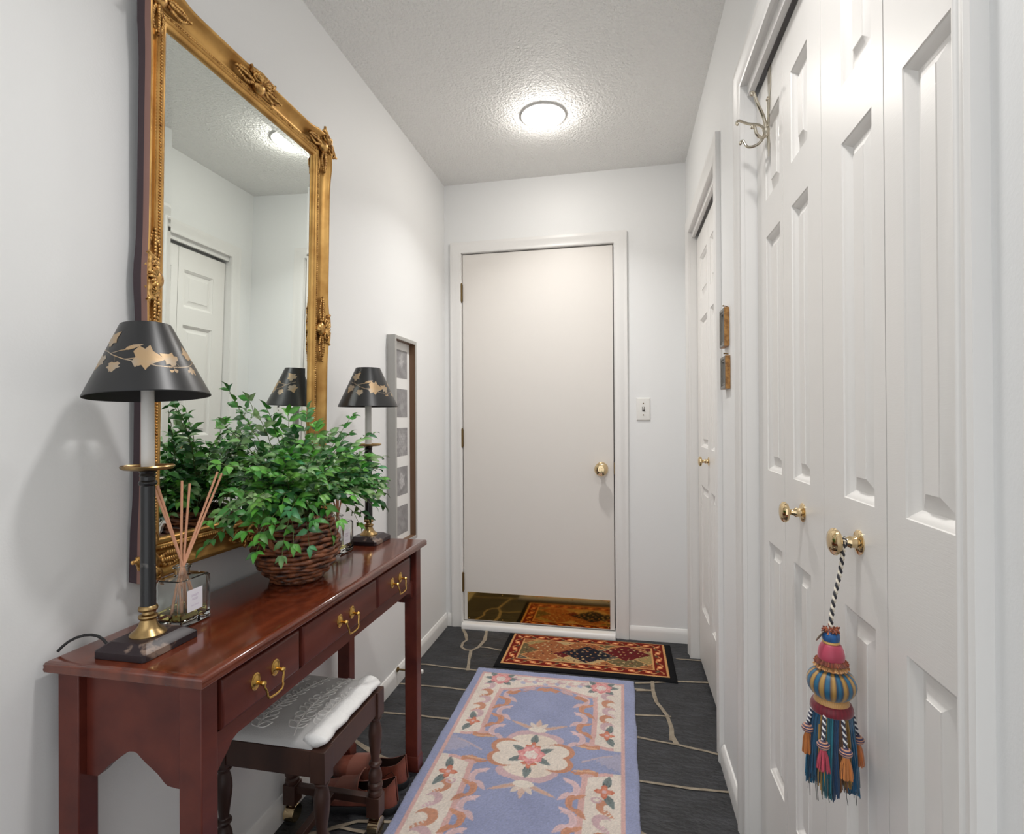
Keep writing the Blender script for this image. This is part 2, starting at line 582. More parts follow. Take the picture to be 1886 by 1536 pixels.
def door_leaf(y0, y1, py0, py1, parent, xf, z0=0.012, z1=1.985, th=0.032):
    """moulded six-panel style leaf facing -x; front face at xf"""
    q = B()
    ys = sorted([y0, py0, py1, y1])
    zs = [z0]
    for a, b in PZ:
        zs += [a, b]
    zs.append(z1)
    for i in range(3):
        for j in range(len(zs)-1):
            a0, a1, b0, b1 = ys[i], ys[i+1], zs[j], zs[j+1]
            if i == 1 and j % 2 == 1:
                rg = []
                for ins, dp in ((0, 0), (0.001, 0.0025), (0.004, 0.0035), (0.008, 0.007), (0.013, 0.0125), (0.017, 0.0125), (0.0365, 0.0045), (0.0368, 0.003)):
                    rg.append([(xf+dp, a0+ins, b0+ins), (xf+dp, a1-ins, b0+ins), (xf+dp, a1-ins, b1-ins), (xf+dp, a0+ins, b1-ins)])
                q.rings(rg, True, False, True)
            else:
                q.poly([(xf, a0, b0), (xf, a1, b0), (xf, a1, b1), (xf, a0, b1)])
    xb = xf+th
    q.poly([(xb, y0, z0), (xb, y1, z0), (xb, y1, z1), (xb, y0, z1)])
    ring = lambda x: [(x, y0, z0), (x, y1, z0), (x, y1, z1), (x, y0, z1)]
    # side strips follow the cut points so the shell welds
    for yy in (y0, y1):
        for j in range(len(zs)-1):
            q.poly([(xf, yy, zs[j]), (xb, yy, zs[j]), (xb, yy, zs[j+1]), (xf, yy, zs[j+1])])
    for zz in (z0, z1):
        for i in range(3):
            q.poly([(xf, ys[i], zz), (xf, ys[i+1], zz), (xb, ys[i+1], zz), (xb, ys[i], zz)])
    return q.obj('door_leaf', M_DOOR, parent, smooth=25)


def closet_knob(parent, y, z, xf, r=0.021):
    q = B()
    q.lathe([(0.019, 0), (0.019, -0.0015), (0.016, -0.0035), (0.0095, -0.005), (0.0085, -0.009), (0.0095, -0.013), (0.0065, -0.018),
             (0.0055, -0.023), (0.009, -0.027), (r*0.85, -0.029), (r, -0.0335), (r*0.97, -0.037), (r*0.75, -0.041), (r*0.35, -0.043)],
            (xf, y, z), 40, 'x')
    return q.obj('knob', M_KNOB, parent)


XD = XR+0.0305
d3 = thing('door_3', 'near closet with four white moulded bifold leaves on the right', 'door', (XD+0.016, 1.053, 0.012), kind='structure')
seams = [1.515, 1.2885, 1.0545, 0.8215, 0.591]
pans = [(1.312, 1.430), (1.126, 1.228), (0.858, 0.965), (0.668, 0.772)]
leaves = []
for i in range(4):
    leaves.append(door_leaf(seams[i+1]+0.0012, seams[i]-0.0012, pans[i][0], pans[i][1], d3, XD))
closet_knob(leaves[1], 1.170, 0.949, XD)
closet_knob(leaves[2], 0.910, 0.948, XD)
d2 = thing('door_2', 'far narrow closet with two white moulded leaves and one brass knob', 'door', (XD+0.016, 2.283, 0.012), kind='structure')
l1 = door_leaf(2.329, 2.653, 2.367, 2.568, d2, XD)
l2 = door_leaf(1.944, 2.3268, 2.085, 2.286, d2, XD)
closet_knob(l1, 2.350, 0.959, XD)

# ------------------------------------------------------------------ ceiling light
def downlight(x, y, label):
    t = thing('ceiling_light', label, 'ceiling light', (x, y, H))
    q = B()
    q.lathe([(0.097, 0.0), (0.097, -0.004), (0.094, -0.0065), (0.082, -0.008), (0.076, -0.005), (0.074, 0.0)], (x, y, H), 64, cap0=False, cap1=False)
    q.obj('trim_ring', M_TRIMWHITE, t)
    B().lathe([(0.0735, -0.004), (0.0725, -0.016), (0.067, -0.026), (0.055, -0.033), (0.035, -0.037), (0.015, -0.0385), (0.002, -0.039)], (x, y, H), 48, cap0=False).obj('lens', M_LENS, t)
    ld = bpy.data.lights.new('beam', 'AREA')
    ld.shape = 'DISK'
    ld.size = 0.09
    ld.spread = math.radians(DOWN_SPREAD)
    ld.energy = DOWN_W
    ld.color = (1.0, 0.988, 0.97)
    lo = bpy.data.objects.new('beam', ld)
    lo.location = (0, 0, -0.0405)
    COL.objects.link(lo)
    lo.parent = t
    return t


downlight(-0.320, 2.262, 'round recessed ceiling light glowing white near the entry door')

# ------------------------------------------------------------------ console table
TZ = 0.742
tb = thing('console_table', 'long reddish mahogany console table with three drawers against the left wall', 'table', (-0.79, 1.20, 0))
TX0, TX1, TY0, TY1 = -0.945, -0.638, 0.714, 1.688
q = B()
prof = [(-0.006, -0.020), (-0.001, -0.0185), (0.0, -0.014), (-0.001, -0.010), (0.0, -0.0075), (-0.002, -0.003), (-0.006, -0.0008), (-0.012, 0)]
rg = [[(TX0-u, TY0-u, TZ+h), (TX1+u, TY0-u, TZ+h), (TX1+u, TY1+u, TZ+h), (TX0-u, TY1+u, TZ+h)] for u, h in prof]
q.rings(rg, True, True, True)
o = q.obj('table_top', M_WOODTOP, tb, smooth=50)
FX = -0.652                    # front face of the legs
LEGS = [(-0.694, FX, 0.728, 0.763), (-0.694, FX, 1.630, 1.667), (-0.932, -0.890, 0.728, 0.763), (-0.932, -0.890, 1.630, 1.667)]
for i, (x0, x1, y0, y1) in enumerate(LEGS):
    q = B().box(x0, x1, y0, y1, 0.045, TZ-0.021)
    o = q.obj('leg', M_WOOD, tb, bevel=0.002)
    q = B()
    e = 0.003
    q.rings([[(x0-a, y0-a, z), (x1+a, y0-a, z), (x1+a, y1+a, z), (x0-a, y1+a, z)] for a, z in ((e*0.6, 0.0), (e, 0.006), (e, 0.040), (0.0005, 0.050))], True, True, True)
    q.obj('leg_foot', M_WOOD, o, bevel=0.0015)


def scallop_panel(pts_top, pts_bot, fn, th):
    """vertical board; lists of (a,z); fn(a,z,d)"""
    q = B()
    n = len(pts_bot)
    fr = [q.v(fn(a, z, 0)) for a, z in pts_bot]
    ft = [q.v(fn(a, pts_top, 0)) for a, z in pts_bot]
    br = [q.v(fn(a, z, th)) for a, z in pts_bot]
    bt = [q.v(fn(a, pts_top, th)) for a, z in pts_bot]
    for i in range(n-1):
        q.face([fr[i], fr[i+1], ft[i+1], ft[i]])
        q.face([br[i], bt[i], bt[i+1], br[i+1]])
        q.face([fr[i], br[i], br[i+1], fr[i+1]])
        q.face([ft[i], ft[i+1], bt[i+1], bt[i]])
    q.face([fr[0], ft[0], bt[0], br[0]])
    q.face([fr[-1], br[-1], bt[-1], ft[-1]])
    return q


SC = [(-0.8895, 0.543), (-0.868, 0.543), (-0.858, 0.551), (-0.848, 0.561), (-0.838, 0.569), (-0.825, 0.578), (-0.812, 0.588), (-0.804, 0.592),
      (-0.795, 0.593), (-0.788, 0.591), (-0.780, 0.584), (-0.771, 0.577), (-0.760, 0.570), (-0.747, 0.561), (-0.736, 0.550), (-0.729, 0.545), (-0.7125, 0.543), (-0.6945, 0.543)]
for y, d in ((0.742, 1), (1.653, -1)):
    scallop_panel(TZ-0.021, SC, lambda a, z, t, y=y, d=d: (a, y+t*d, z), 0.014).obj('side_apron', M_WOOD, tb, smooth=35)
# front rail with its end brackets
def br_curve(y0, sgn):
    return [(y0+sgn*d, z) for d, z in ((0.0005, 0.553), (0.014, 0.556), (0.024, 0.566), (0.036, 0.575), (0.048, 0.588), (0.060, 0.592))]
def br_small(y0, sgn):
    return [(y0+sgn*d, z) for d, z in ((0.0005, 0.566), (0.012, 0.567), (0.018, 0.574), (0.026, 0.584), (0.038, 0.589), (0.048, 0.592))]
pts = br_curve(0.763, 1)+br_small(1.630, -1)[::-1]
scallop_panel(0.620, pts, lambda a, z, t: (-0.664-t, a, z), 0.016).obj('front_rail', M_WOOD, tb, smooth=35)
B().box(-0.700, -0.664, 0.7635, 1.6295, 0.710, TZ-0.0205).obj('top_rail', M_WOOD, tb, smooth=0)
B().box(-0.932, -0.918, 0.7635, 1.6295, 0.560, TZ-0.0205).obj('back_apron', M_WOOD, tb, smooth=0)
B().box(-0.735, -0.672, 0.7638, 1.6292, 0.6205, 0.7095).obj('drawer_cavity', M_DARK, tb, smooth=0)  # solid near-black block; the shade around the drawers is in its colour
DR = [(0.774, 0.992, (0.855, 0.911)), (1.005, 1.346, (1.150, 1.208)), (1.356, 1.580, (1.443, 1.500))]


def bail_pull(parent, ya, yb, z, x):
    q = B()
    for y in (ya, yb):
        q.lathe([(0.0125, 0), (0.0125, 0.0012), (0.0105, 0.0022), (0.0085, 0.0018), (0.006, 0.0036), (0.0045, 0.0045)], (x, y, z), 24, 'x', sy=1.25)
        q.lathe([(0.0034, 0.004), (0.0028, 0.010), (0.0042, 0.014), (0.005, 0.017), (0.0036, 0.0205), (0.001, 0.0215)], (x, y, z-0.002), 14, 'x')
    m = (ya+yb)/2
    pts = [(0.0175, -0.0035), (0.018, -0.009), (0.016, -0.018), (0.011, -0.0245), (0.009, -0.031)]
    P = []
    hw = (yb-ya)/2
    for dy, dz in ((-hw, -0.002), (-hw*0.98, -0.009), (-hw*0.88, -0.015), (-hw*0.80, -0.021), (-hw*0.80, -0.027), (-hw*0.66, -0.0325), (-hw*0.3, -0.034), (0, -0.0345)):
        P.append((x+0.0175+0.004*min(1, -dz/0.03), m+dy, z+dz))
    P += [(p[0], 2*m-p[1], p[2]) for p in P[-2::-1]]
    q.tube(P, [0.0022]*3+[0.0020]*2+[0.0024]*5+[0.0020]*2+[0.0022]*3, 10)
    return q.obj('handle', M_BRASS, parent)


for y0, y1, hy in DR:
    q = B()
    rg = [[(xx, y0+i, 0.626+i), (xx, y1-i, 0.626+i), (xx, y1-i, 0.7095-i), (xx, y0+i, 0.7095-i)] for xx, i in ((-0.671, 0), (-0.656, 0), (-0.6525, 0.0035), (-0.652, 0.006))]
    q.rings(rg, True, True, True)
    o = q.obj('drawer', M_WOOD, tb, smooth=50)
    bail_pull(o, hy[0], hy[1], 0.668, -0.652)

# ------------------------------------------------------------------ lamps
def cone_pt(c, ang, t, off=0.0):
    r = 0.095-0.056*t+off
    return (c[0]+r*cos(ang), c[1]+r*sin(ang), 1.183+0.126*t)


IVY = [(0, 0), (-0.12, 0.25), (0.05, 0.52), (0.25, 0.40), (0.38, 0.62), (0.52, 0.34), (0.75, 0.20), (1.0, 0.0),
       (0.75, -0.16), (0.55, -0.30), (0.42, -0.58), (0.25, -0.36), (0.05, -0.48), (-0.10, -0.22)]
SLIM = [(0, 0), (0.2, 0.14), (0.5, 0.17), (0.8, 0.08), (1, 0), (0.8, -0.06), (0.5, -0.12), (0.2, -0.10)]


def buffet_lamp(label, x, y):
    L = thing('table_lamp', label, 'lamp', (x, y, TZ), group='buffet lamps on the console table')
    c = (x, y)
    q = B()
    hx, hy = 0.051, 0.058
    rg = []
    for a, z in ((0.001, 0), (0, 0.001), (0, 0.012), (0.0015, 0.0135), (0.016, 0.024)):
        ex, ey, ch = hx-a, hy-a, 0.004
        rg.append([(x+sx*(ex-(0 if k else ch)), y+sy*(ey-(ch if k else 0)), TZ+z) for sx, sy, k in
                   ((-1, -1, 1), (-1, -1, 0), (1, -1, 0), (1, -1, 1), (1, 1, 1), (1, 1, 0), (-1, 1, 0), (-1, 1, 1))])
    q.rings(rg, True, True, True)
    q.obj('base', M_MARBLE, L, smooth=20)
    B().lathe([(0.0285, 0.0235), (0.0285, 0.0255), (0.0265, 0.028), (0.020, 0.033), (0.015, 0.040), (0.0125, 0.048), (0.0125, 0.050), (0.0145, 0.052), (0.0155, 0.0545), (0.0145, 0.057),
               (0.0095, 0.059), (0.009, 0.063), (0.0145, 0.0655), (0.0155, 0.0685), (0.0145, 0.072), (0.0125, 0.074)], (x, y, TZ), 32).obj('brass_foot', M_ABRASS, L)
    B().lathe([(0.0122, 0.0735), (0.0116, 0.16), (0.0112, 0.285)], (x, y, TZ), 32).obj('column', M_COLMARB, L)
    q = B().lathe([(0.0112, 0.284), (0.0135, 0.286), (0.0145, 0.289), (0.0135, 0.292), (0.0115, 0.294), (0.0115, 0.300), (0.0130, 0.302), (0.0115, 0.306), (0.014, 0.310), (0.011, 0.313)], (x, y, TZ), 32)
    q.obj('collar', M_COLMARB, L)
    B().lathe([(0.010, 0.312), (0.030, 0.3125), (0.037, 0.3135), (0.0405, 0.316), (0.0415, 0.3185), (0.0400, 0.3205), (0.037, 0.3185), (0.030, 0.316), (0.0105, 0.3155)], (x, y, TZ), 40).obj('drip_pan', M_ABRASS, L)
    B().lathe([(0.0104, 0.315), (0.0100, 0.480), (0.004, 0.482)], (x, y, TZ), 28).obj('candle_sleeve', M_CANDLE, L)
    B().lathe([(0.004, 0.480), (0.004, 0.500), (0.014, 0.505), (0.016, 0.520), (0.010, 0.545), (0.003, 0.556)], (x, y, TZ), 16).obj('bulb', M_CANDLE, L)
    q = B()
    n = 64
    rg = []
    for r, z in ((0.0950, 1.183), (0.0955, 1.1845), (0.095-0.056*0.5, 1.246), (0.0390, 1.3085), (0.0385, 1.3095), (0.0378, 1.3085)):
        rg.append([(x+r*cos(2*pi*k/n), y+r*sin(2*pi*k/n), z) for k in range(n)])
    q.rings(rg)
    q.mi = 1
    rg = [[(x+r*cos(2*pi*k/n), y+r*sin(2*pi*k/n), z) for k in range(n)] for r, z in ((0.0378, 1.3085), (0.0937, 1.1845), (0.0950, 1.183))]
    q.rings(rg)
    q.mi = 0
    for k in range(3):
        a = 2*pi*k/3
        q.tube([(x+0.015*cos(a), y+0.015*sin(a), 1.262), (x+0.058*cos(a), y+0.058*sin(a), 1.2655)], 0.0012, 6)
    sh = q.obj('shade', [M_SHADE, M_SHADEIN], L, smooth=40)
    # gilt ivy
    q = B()
    A0 = math.radians(-45)
    vine = [(-75, 0.62), (-59, 0.58), (-46, 0.52), (-27, 0.445), (-15, 0.41), (0, 0.377), (10, 0.345), (22, 0.336), (36, 0.342), (52, 0.37), (66, 0.43), (80, 0.50)]

    def line(pts, wd):
        P = []
        for (a0, t0), (a1, t1) in zip(pts, pts[1:]):
            for k in range(4):
                P.append((a0+(a1-a0)*k/4, t0+(t1-t0)*k/4))
        P.append(pts[-1])
        up = [q.v(cone_pt(c, A0+math.radians(a), t+wd, 0.0004)) for a, t in P]
        dn = [q.v(cone_pt(c, A0+math.radians(a), t-wd, 0.0004)) for a, t in P]
        for i in range(len(P)-1):
            q.face([dn[i], dn[i+1], up[i+1], up[i]])

    line(vine, 0.006)
    for st in ([(-40, 0.49), (-38, 0.40)], [(-50, 0.54), (-34, 0.57), (-27, 0.575)], [(-25, 0.44), (-12, 0.455)], [(38, 0.34), (34, 0.41)], [(30, 0.335), (27, 0.28)], [(-59, 0.58), (-66, 0.70)]):
        line(st, 0.005)

    def leaf(a, t, size, rot, shape=IVY):
        # polygon drawn on the unrolled cone; subdivided as a fan so it follows the curve
        ca, sa = cos(math.radians(rot)), sin(math.radians(rot))
        def P(u, v):
            u2, v2 = (u*ca-v*sa)*size, (u*sa+v*ca)*size
            tt = t+v2/0.138
            r = 0.095-0.056*tt
            return cone_pt(c, A0+math.radians(a)+u2/r, tt, 0.0005)
        cv = q.v(P(0.35, 0))
        mid = [q.v(P(0.35+(u-0.35)*0.55, v*0.55)) for u, v in shape]
        ed = [q.v(P(u, v)) for u, v in shape]
        n = len(shape)
        for i in range(n):
            j = (i+1) % n
            q.face([cv, mid[i], mid[j]])
            q.face([mid[i], ed[i], ed[j], mid[j]])

    leaf(-13, 0.47, 0.042, -6)
    leaf(34, 0.42, 0.026, 145)
    leaf(27, 0.29, 0.017, -75)
    leaf(52, 0.33, 0.020, -50)
    leaf(-38, 0.40, 0.021, -95)
    leaf(-29, 0.575, 0.028, 22, SLIM)
    leaf(-66, 0.52, 0.028, -110)
    leaf(-67, 0.70, 0.028, 50)
    leaf(66, 0.50, 0.026, 100)
    leaf(82, 0.45, 0.026, -60)
    leaf(95, 0.56, 0.03, 10)
    o = q.obj('gilt_ivy', M_LEAFGOLD, sh, smooth=80, weld=False)
    prop(o, 'gold ivy vine painted on the black shade')
    return L


lampA = buffet_lamp('nearer black candlestick lamp at the near end of the console table', -0.820, 0.795)
lampB = dup(lampA, (-0.812, 1.618, TZ), 'farther black candlestick lamp at the far end of the table beyond the plant', 'buffet lamps on the console table')
# the near lamp's shade sits a little crooked: front edge up, right edge down
for ch in kids(lampA):
    if ch.name.startswith('shade'):
        piv = Matrix.Translation((0, 0, 1.255-TZ))
        vd = Vector((0.82, -0.795, 0)).normalized()          # towards the hall
        sd = Vector((vd.y*-1, vd.x, 0))
        ch.matrix_local = piv @ Matrix.Rotation(math.radians(2.0), 4, vd) @ Matrix.Rotation(math.radians(-4.0), 4, sd) @ piv.inverted()
q = B()
crv = [(-0.868, 0.765, 0.7475), (-0.876, 0.767, 0.7540), (-0.886, 0.768, 0.7615), (-0.896, 0.767, 0.7665), (-0.906, 0.764, 0.7690), (-0.916, 0.760, 0.7690), (-0.926, 0.755, 0.7665), (-0.936, 0.749, 0.7610), (-0.944, 0.744, 0.7530), (-0.9485, 0.741, 0.7465)]
q.tube(crv, 0.0024, 8)
q.obj('cord', M_BLACK, lampA)

# ------------------------------------------------------------------ wall mirror (leans out at the top)
MT = 0.020
MZ0, MZ1, MY0, MY1 = 0.829, 2.025, 0.886, 1.543
MXG = -0.9515


def mfn(a, z, h):                        # a along y, z height, h off the glass
    return (MXG+MT*(z-0.9)+h, a, z-MT*h)


mi = thing('wall_mirror', 'large mirror in an ornate gold frame above the console table', 'mirror', mfn((MY0+MY1)/2, MZ0, 0))
FW, FWZ = 0.057, 0.067
q = B()
prof = [(0.0, 0.0015), (0.0, 0.006), (0.004, 0.010), (0.008, 0.011), (0.0105, 0.0085), (0.013, 0.012), (0.0165, 0.0135), (0.0195, 0.011), (0.022, 0.0085),
        (0.024, 0.0105), (0.027, 0.0105), (0.029, 0.0075), (0.034, 0.0085), (0.040, 0.0125), (0.046, 0.0195), (0.0505, 0.0265), (0.053, 0.0300), (0.0555, 0.0305), (0.057, 0.0290)]
# wavy outer rim: rim pushed out near the corners and the middles
gy0, gy1, gz0, gz1 = MY0+FW, MY1-FW, MZ0+FWZ, MZ1-FWZ


def wob(s):                               # s 0..1 along a side
    return sum(math.exp(-((s-c)/0.055)**2) for c in (0.0, 0.5, 1.0))


NS = 40
P = []

sides = [((gy0, gz0), (gy1, gz0)), ((gy1, gz0), (gy1, gz1)), ((gy1, gz1), (gy0, gz1)), ((gy0, gz1), (gy0, gz0))]
nrm = [(0, -FWZ/FW), (1, 0), (0, FWZ/FW), (-1, 0)]
for i, ((a0, b0), (a1, b1)) in enumerate(sides):
    pn = nrm[i-1]
    nn = nrm[(i+1) % 4]
    for k in range(NS):
        s = k/NS
        m = nrm[i] if k else (nrm[i][0]+pn[0], nrm[i][1]+pn[1])
        P.append((a0+(a1-a0)*s, b0+(b1-b0)*s, m[0], m[1], wob(s)))
rings = []
for a, b, ma, mb, wv in P:
    r = []
    for u, h in prof+[(0.057, 0.0150), (0.056, -0.001)]:
        uu = u if u < 0.03 else u+(u-0.03)/0.027*0.0065*wv
        r.append(mfn(a+ma*uu, b+mb*uu, h+(0.004*wv*max(0, (u-0.04)/0.017) if h > 0.005 else 0)))
    rings.append(r)
rings.append(rings[0])
np_ = len(prof)
vr = [[q.v(p) for p in r] for r in rings[:-1]]
vr.append(vr[0])
for p, t in zip(vr, vr[1:]):
    for i in range(np_+1):
        q.mi = 0 if i < np_-1 else (1 if i == np_-1 else 2)
        q.face([p[i], p[i+1], t[i+1], t[i]])
fr = q.obj('frame', [M_GOLD, M_FRSIDE, M_FRBACK], mi, smooth=50)
q = B()
v8 = [mfn(a, b, h) for h in (-0.0045, 0.0004) for a, b in ((MY0+0.006, MZ0+0.006), (MY1-0.006, MZ0+0.006), (MY1-0.006, MZ1-0.006), (MY0+0.006, MZ1-0.006))]
q.rings([v8[:4], v8[4:]], True, True, True)
q.obj('back_board', M_FRBACK, mi, smooth=0)
q = B()
bev = 0.024
rg = [[mfn(gy0-0.002+i, gz0-0.002+i, h), mfn(gy1+0.002-i, gz0-0.002+i, h), mfn(gy1+0.002-i, gz1+0.002-i, h), mfn(gy0-0.002+i, gz1+0.002-i, h)] for i, h in ((0, 0.0012), (bev, 0.0027))]
q.rings(rg, True, False, True)
q.obj('mirror_glass', M_GLASSM, mi, smooth=0)
# beaded inner line
q = B()
for (a0, b0), (a1, b1), na in ((sides[0][0], sides[0][1], nrm[0]), (sides[1][0], sides[1][1], nrm[1]), (sides[2][0], sides[2][1], nrm[2]), (sides[3][0], sides[3][1], nrm[3])):
    ln = math.hypot(a1-a0, b1-b0)
    n = int(ln/0.0062)
    for k in range(n+1):
        s = k/n
        u = 0.0165
        q.ball(mfn(a0+(a1-a0)*s+na[0]*u, b0+(b1-b0)*s+na[1]*u, 0.0128), 0.0030, (0.9, 1, 1), 6, 4)
q.obj('beading', M_GOLDORN, mi, smooth=80, weld=False)


def ornament(ca, cb, out, sprays):
    """carved scroll cluster centred at (ca,cb); out = outward angle in the (y,z) plane; sprays = angles of leaf sprays"""
    q = B()
    K = 1.32
    def pt(a, b, h):
        return mfn(ca+a*K, cb+b*K, 0.006+h*1.12)
    co, so = cos(out), sin(out)
    def L(u, v, h):                     # u outward, v sideways
        return pt(u*co-v*so, u*so+v*co, h)
    # fan shell
    for k in range(-3, 4):
        a = k*0.42
        P = [L(t*0.0185*cos(a)-0.003, t*0.021*sin(a), 0.017+0.010*sin(pi*t*0.8)) for t in (0, 0.25, 0.5, 0.75, 1.0)]
        q.tube(P, [0.0012, 0.003, 0.004, 0.0042, 0.0022], 8)
    q.ball(L(-0.005, 0, 0.0125), 0.0165*K, (0.6, 1, 1), 16, 10)
    # two volutes and outer scrolls
    for sg in (-1, 1):
        P, Rr = [], []
        for k in range(22):
            t = k/21
            a = t*3.4*pi
            r = 0.0105*(1-0.82*t)
            P.append(L(0.004+r*cos(a)*1.0, sg*(0.015+r*sin(a)), 0.020+0.009*t))
            Rr.append(0.0034*(1-0.45*t))
        q.tube(P, Rr, 7)
        P = [L(0.0125-0.001*t, sg*(0.006+0.026*t), 0.0255-0.002*t) for t in (0, 0.25, 0.5, 0.75)]
        for k in range(12):
            a = -pi/2+k/11*2.6*pi
            r = 0.0062*(1-0.6*k/11)
            P.append(L(0.0095+r*cos(a), sg*(0.031+r*sin(a+pi/2)*0.9), 0.0240))
        q.tube(P, [0.0044]*4+[0.0042*(1-0.4*k/11) for k in range(12)], 7)
        for k in range(6):
            q.ball(L(0.010-0.004*(k % 2), sg*(0.006+0.005*k), 0.0225), 0.0052, (1, 1, 1), 7, 5)
        for k in range(5):
            q.ball(L(-0.012+0.002*k, sg*(0.004+0.005*k), 0.014), 0.0042, (1, 1, 1), 7, 5)
    # leaf sprays lying in the cove
    for ang, ln in sprays:
        ca_, sa_ = cos(ang), sin(ang)
        for k in range(11):
            t = k/10
            for sg in (-1, 0, 1):
                wdt = 0.0105*sin(pi*min(1, 0.15+0.85*t))*1.1
                d = 0.020+ln*t
                lx, ly = d, sg*wdt*(0.75+0.2*rnd.random())
                q.ball(pt(lx*ca_-ly*sa_-0.004*co, lx*sa_+ly*ca_-0.004*so, 0.0135+(0.003 if sg == 0 else 0)), 0.0047*(1.0-0.35*t), (0.8, 1.0, 1.25), 7, 5)
    return q.obj('carved_ornament', M_GOLDORN, mi, smooth=80, weld=False)


um = 0.042
ym, zm = (MY0+MY1)/2, (MZ0+MZ1)/2
ornament(ym, MZ1-FWZ+um*FWZ/FW, pi/2, [(0, 0.045), (pi, 0.045)])
ornament(ym, MZ0+FWZ-um*FWZ/FW, -pi/2, [(0, 0.045), (pi, 0.045)])
ornament(MY1-FW+um, zm, 0, [(pi/2, 0.055), (-pi/2, 0.055)])
ornament(MY0+FW-um, zm, pi, [(pi/2, 0.055), (-pi/2, 0.055)])
for ya, sy in ((MY0, -1), (MY1, 1)):
    for za, sz in ((MZ0, -1), (MZ1, 1)):
        cy = ya-sy*(FW-um+0.003)
        cz = za-sz*(FWZ-um*FWZ/FW+0.003)
        ornament(cy, cz, math.atan2(sz, sy), [(0 if sy < 0 else pi, 0.042), (-pi/2*sz, 0.042)])

# ------------------------------------------------------------------ basket plant
PX, PY = -0.800, 1.206
pl = thing('potted_plant', 'leafy green plant in a dark woven basket in the middle of the console table', 'plant', (PX, PY, TZ))
q = B()
prof_b = [(0.056, 0.006), (0.066, 0.018), (0.076, 0.031), (0.084, 0.044), (0.090, 0.057), (0.0935, 0.070), (0.0945, 0.083), (0.093, 0.096), (0.0895, 0.109), (0.0855, 0.122), (0.081, 0.135), (0.0775, 0.148), (0.0755, 0.158)]
def bprof(h):
    for (r0, h0), (r1, h1) in zip(prof_b, prof_b[1:]):
        if h <= h1:
            return (r0+(r1-r0)*(h-h0)/(h1-h0))*(1+0.05*min(1, h/0.06))
    return prof_b[-1][0]*1.05
rows = 15
nseg = 96
stakes = 22
for k in range(rows):
    h = 0.008+k*(0.150/(rows-1))
    ph = (k % 2)*pi+rnd.random()*0.5
    rg = []
    for i in range(nseg):
        a = 2*pi*i/nseg
        r = bprof(h)+0.0034*sin(stakes*a*0.5+ph)
        z = h+0.0012*sin(3*a+k*1.7)+0.0010*sin(7*a+k)
        tw = 0.0007*sin(40*a+k*2)
        rt = 0.0056+tw
        rg.append([(PX+(r+rt*cos(2*pi*j/8))*cos(a), PY+(r+rt*cos(2*pi*j/8))*sin(a), TZ+z+0.0012+rt*sin(2*pi*j/8)) for j in range(8)])
    rg.append(rg[0])
    q.rings(rg)
# foot rope and rim rope
for rr, h, rt in ((0.055, 0.0052, 0.0050), (0.077, 0.161, 0.0065)):
    rg = []
    for i in range(nseg):
        a = 2*pi*i/nseg
        t2 = rt*(1+0.22*abs(sin(stakes*1.5*a)))
        rg.append([(PX+(rr+t2*cos(2*pi*j/8))*cos(a), PY+(rr+t2*cos(2*pi*j/8))*sin(a), TZ+h+rt*0.95*sin(2*pi*j/8)) for j in range(8)])
    rg.append(rg[0])
    q.rings(rg)
q.lathe([(0.050, 0.004), (0.062, 0.018), (0.086, 0.06), (0.088, 0.09), (0.073, 0.155)], (PX, PY, TZ), 48, cap1=False)
bk = q.obj('basket', M_BASKET, pl, smooth=60, weld=True)
for az in (math.radians(-75), math.radians(105)):
    P = []
    for k in range(13):
        t = k/12
        a = az+(t-0.5)*0.75
        d = sin(pi*t)
        h = 0.128-0.032*d
        r = bprof(h)+0.010+0.004*d
        P.append((PX+r*cos(a), PY+r*sin(a), TZ+h))
    q = B().tube(P, [0.006+0.0009*(k % 2) for k in range(13)], 8)
    q.obj('basket_handle', M_BASKET, bk, smooth=60)
B().lathe([(0.002, 0.150), (0.05, 0.152), (0.072, 0.146), (0.074, 0.138)], (PX, PY, TZ), 32, cap0=False, cap1=False).obj('filler', M_SOIL, pl)

leafb, stemb = B(), B()
lcols = []
PALETTE = [(66, 140, 54), (84, 158, 62), (54, 120, 56), (104, 172, 74), (62, 128, 58), (128, 172, 118), (74, 146, 104), (166, 196, 154), (58, 134, 48), (42, 96, 52), (96, 168, 66), (120, 176, 84)]
PALETTE = [(r*0.84, g*0.87, b*0.74) for r, g, b in PALETTE]
rl = random.Random(21)


def add_leaf(p, d, up, ln, wd, col):
    d = d.normalized()
    sd = d.cross(up)
    if sd.length < 1e-4:
        sd = d.orthogonal()
    sd.normalize()
    n = sd.cross(d).normalized()
    fold = 0.16*wd
    curl = 0.18*ln
    sp = [p, p+d*ln*0.30+n*0.03*ln, p+d*ln*0.65+n*0.01*ln, p+d*ln-n*curl]
    l1 = p+d*ln*0.28+sd*wd*0.46+n*fold
    l2 = p+d*ln*0.60+sd*wd*0.38+n*fold*0.8
    r1 = p+d*ln*0.28-sd*wd*0.46+n*fold
    r2 = p+d*ln*0.60-sd*wd*0.38+n*fold*0.8
    vs = [leafb.v(x) for x in (*sp, l1, l2, r1, r2)]
    for f in ((0, 4, 1), (1, 4, 5, 2), (2, 5, 3), (0, 1, 6), (1, 2, 7, 6), (2, 3, 7)):
        leafb.face([vs[i] for i in f])
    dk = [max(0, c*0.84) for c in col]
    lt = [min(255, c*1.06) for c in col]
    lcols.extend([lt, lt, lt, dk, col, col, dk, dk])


MIRX = MXG+0.040
def clampx(v):
    lo = max(MIRX+MT*(v.z-0.9), -0.945) if (MY0-0.05 < v.y < MY1+0.05) else -0.935
    if v.x < lo+0.005:
        v.x = lo+0.005+0.012*rl.random()
    return v


